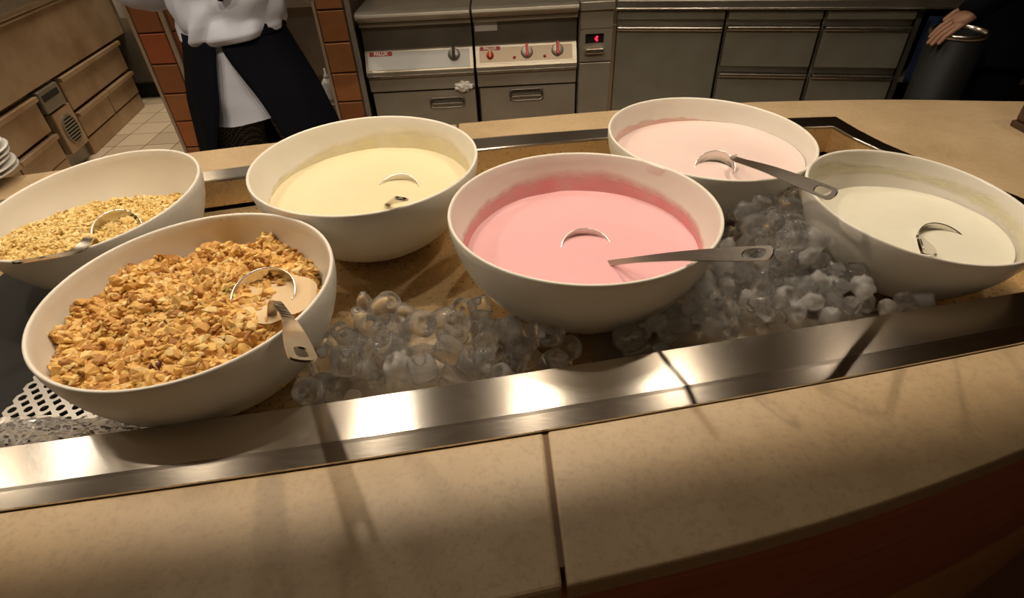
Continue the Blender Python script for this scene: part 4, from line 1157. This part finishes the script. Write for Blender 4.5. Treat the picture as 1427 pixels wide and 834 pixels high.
# apron: wraps from the front, parted at the back
rows = []
for k in range(15):
    z = 0.968-0.60*k/14
    dz = 0.968-z
    rx = 0.157+0.18*dz+0.025*min(1, dz/0.2); ry = 0.150+0.17*dz
    if dz < 0.045: gap = 0.012
    else: gap = 0.012+0.40*(dz-0.045)
    gap = min(0.98, gap/ max(0.1, rx)*1.0)
    a0 = -PI/2+math.asin(min(0.97, gap)); a1 = 3*PI/2-math.asin(min(0.97, gap*0.85))
    rows.append([V3((p.x+0.008*math.sin(9*math.atan2(p.y-cy, p.x-cx))*min(1, dz*4), p.y, p.z)) for p in ell((cx-0.012+0.03*dz, cy+0.005, z), rx, ry, 60, 0, 0.03, 2, a0, a1, False)])
ap = MB().loft(rows, False, False, False).build('apron', 'black_cloth', chef)
so = ap.modifiers.new('solid', 'SOLIDIFY'); so.thickness = 0.004
MB().loft([ell((cx, cy+0.005, z), 0.160, 0.154, 40) for z in (0.955, 0.985)], True, False, False).build('apron_tie', 'black_cloth', chef)
MB().tube([(cx+0.075, cy-0.165, 1.14), (cx+0.068, cy-0.186, 1.10), (cx+0.055, cy-0.180, 1.075)], [0.02, 0.022, 0.010], 10).build('apron_knot', 'black_cloth', chef)
for s_, sd in ((-1, 'L'), (1, 'R')):
    a, b = V3(J['ank'+sd]), V3(J['toe'+sd])
    p, r = dense([a+V3((0, -0.07, -0.045)), a+V3((0, 0.0, -0.04)), b+V3((0, 0, 0.008)), b+V3((0, 0.04, 0.0))], [0.035, 0.048, 0.045, 0.03], 6)
    MB().tube(p, r, 16).build('shoe', 'shoe', chef)

# person in black at the right edge, one hand on the bin
cx2, cy2 = 1.90, 2.26
pr = thing('person', 'person in black clothes at the right edge, hand on the bin', 'person', (cx2, cy2, 0))
hand = V3((1.505, 1.985, 0.878))
J2 = dict(pelvis=(cx2, cy2, 0.96), belly=(cx2, cy2, 1.11), chest=(cx2-0.02, cy2, 1.35), neck=(cx2-0.03, cy2, 1.51), jaw=(cx2-0.06, cy2, 1.59), head=(cx2-0.06, cy2, 1.67), crown=(cx2-0.05, cy2, 1.74),
          hipL=(cx2, cy2+0.10, 0.87), kneeL=(cx2-0.03, cy2+0.11, 0.48), ankL=(cx2, cy2+0.12, 0.09), toeL=(cx2-0.15, cy2+0.13, 0.04),
          hipR=(cx2, cy2-0.10, 0.87), kneeR=(cx2-0.03, cy2-0.11, 0.48), ankR=(cx2, cy2-0.12, 0.09), toeR=(cx2-0.15, cy2-0.13, 0.04),
          shL=(cx2-0.02, cy2+0.19, 1.41), elL=(cx2-0.04, cy2+0.26, 1.12), wrL=(cx2-0.20, cy2+0.18, 1.02), palmL=(cx2-0.26, cy2+0.15, 1.0),
          shR=(cx2-0.03, cy2-0.19, 1.41), elR=(cx2-0.13, cy2-0.26, 1.13), wrR=(1.590, 1.975, 0.922), palmR=(1.545, 1.985, 0.888),
          thumbL=(-0.2, 0, 1), curlL=(0, -1, -0.3), thumbR=(0.1, 0.9, 0.35), curlR=(-0.2, 0.1, -1))
person_body(pr, J2); head_parts(pr, J2, (-1, 0, -0.15))
mb = MB(); mb.loft([ell((cx2-0.01, cy2, z), rx, ry, 44, 0, 0.06, 4) for z, rx, ry in [(0.70, 0.20, 0.235), (0.82, 0.185, 0.22), (0.95, 0.165, 0.20), (1.08, 0.15, 0.185), (1.22, 0.155, 0.195), (1.36, 0.15, 0.21), (1.45, 0.11, 0.16), (1.50, 0.075, 0.08)]], True, False, True).build('coat', 'black_cloth', pr)
for s_, sd in ((1, 'L'), (-1, 'R')):
    p, r = dense([J2['sh'+sd], J2['el'+sd], V3(J2['wr'+sd]).lerp(V3(J2['palm'+sd]), 0.7)], [0.085, 0.065, 0.046], 10)
    tube_cloth(pr, 'sleeve', 'black_cloth', p, r, 0.12, s_)
    h_, k_, a_ = J2['hip'+sd], J2['knee'+sd], J2['ank'+sd]
    p, r = dense([h_, k_, a_], [0.115, 0.085, 0.07], 8)
    tube_cloth(pr, 'trouser_leg', 'black_cloth', p, r, 0.08, s_)
    a, b = V3(a_), V3(J2['toe'+sd])
    p, r = dense([a+V3((0.07, 0, -0.045)), a+V3((0, 0, -0.04)), b+V3((0, 0, 0.008)), b+V3((-0.04, 0, 0))], [0.035, 0.048, 0.045, 0.03], 6)
    MB().tube(p, r, 16).build('shoe', 'shoe', pr)
# black bin with a steel rim
t = thing('waste_bin', 'slim black bin with a shiny steel rim near the right edge', 'bin', (1.585, 2.03, 0))
MB().lathe([(0.0001, 0.0), (0.082, 0.0), (0.085, 0.02), (0.085, 0.828), (0.080, 0.83), (0.080, 0.45), (0.0001, 0.45)], 40, (1.585, 2.03, 0)).build('bin_body', 'bin_black', t)
MB().lathe([(0.080, 0.826), (0.088, 0.826), (0.090, 0.836), (0.086, 0.845), (0.079, 0.842), (0.080, 0.826)], 40, (1.585, 2.03, 0)).build('bin_rim', 'bright_steel', t)
# blue cloth hanging at the end of the cabinets
rows = []
for k in range(12):
    z = 0.845-0.24*k/11
    rows.append([rpt(1.135+0.14*j/15)+V3((0, -0.036+0.012*math.sin(j*1.3+k*0.1)*min(1, k/3+0.2), z)) for j in range(16)])
o = MB().loft(rows, False, False, False).build('hanging_cloth', 'navy_cloth')
so = o.modifiers.new('solid', 'SOLIDIFY'); so.thickness = 0.003
recentre(o)
tag(o, 'dark blue cloth hanging between the cabinets and the bin', 'cloth')

# ------------------------------------------------------------------ lamps above the buffet
def spot(x, y, z, e):
    t = thing('heat_lamp', 'small warm downlight hanging above the ice tray, out of the picture', 'lamp', (x, y, z), 'downlights above the tray')
    MB().lathe([(0.028, 0.0), (0.034, 0.0), (0.036, 0.05), (0.030, 0.10), (0.0001, 0.10)], 28, (x, y, z+0.004)).build('shade', 'bright_steel', t)
    MB().tube([(x, y, z+0.10), (x, y, 2.70)], 0.006, 8).build('stem', 'dark_steel', t)
    d = bpy.data.lights.new('lamp_light', 'SPOT'); d.energy = e; d.color = WARM; d.spot_size = math.radians(125); d.spot_blend = 0.5; d.shadow_soft_size = 0.022
    o = bpy.data.objects.new('lamp_light', d); C.objects.link(o); o.parent = t; o.location = (0, 0, -0.004)
for x, y in ((-1.60, 0.78), (-1.02, 0.88), (-0.45, 0.96), (0.08, 1.01), (0.60, 1.04), (1.2, 1.08)):
    spot(x, y, 2.0, 18 if x < 0.3 else 21 if x < 1 else 6)
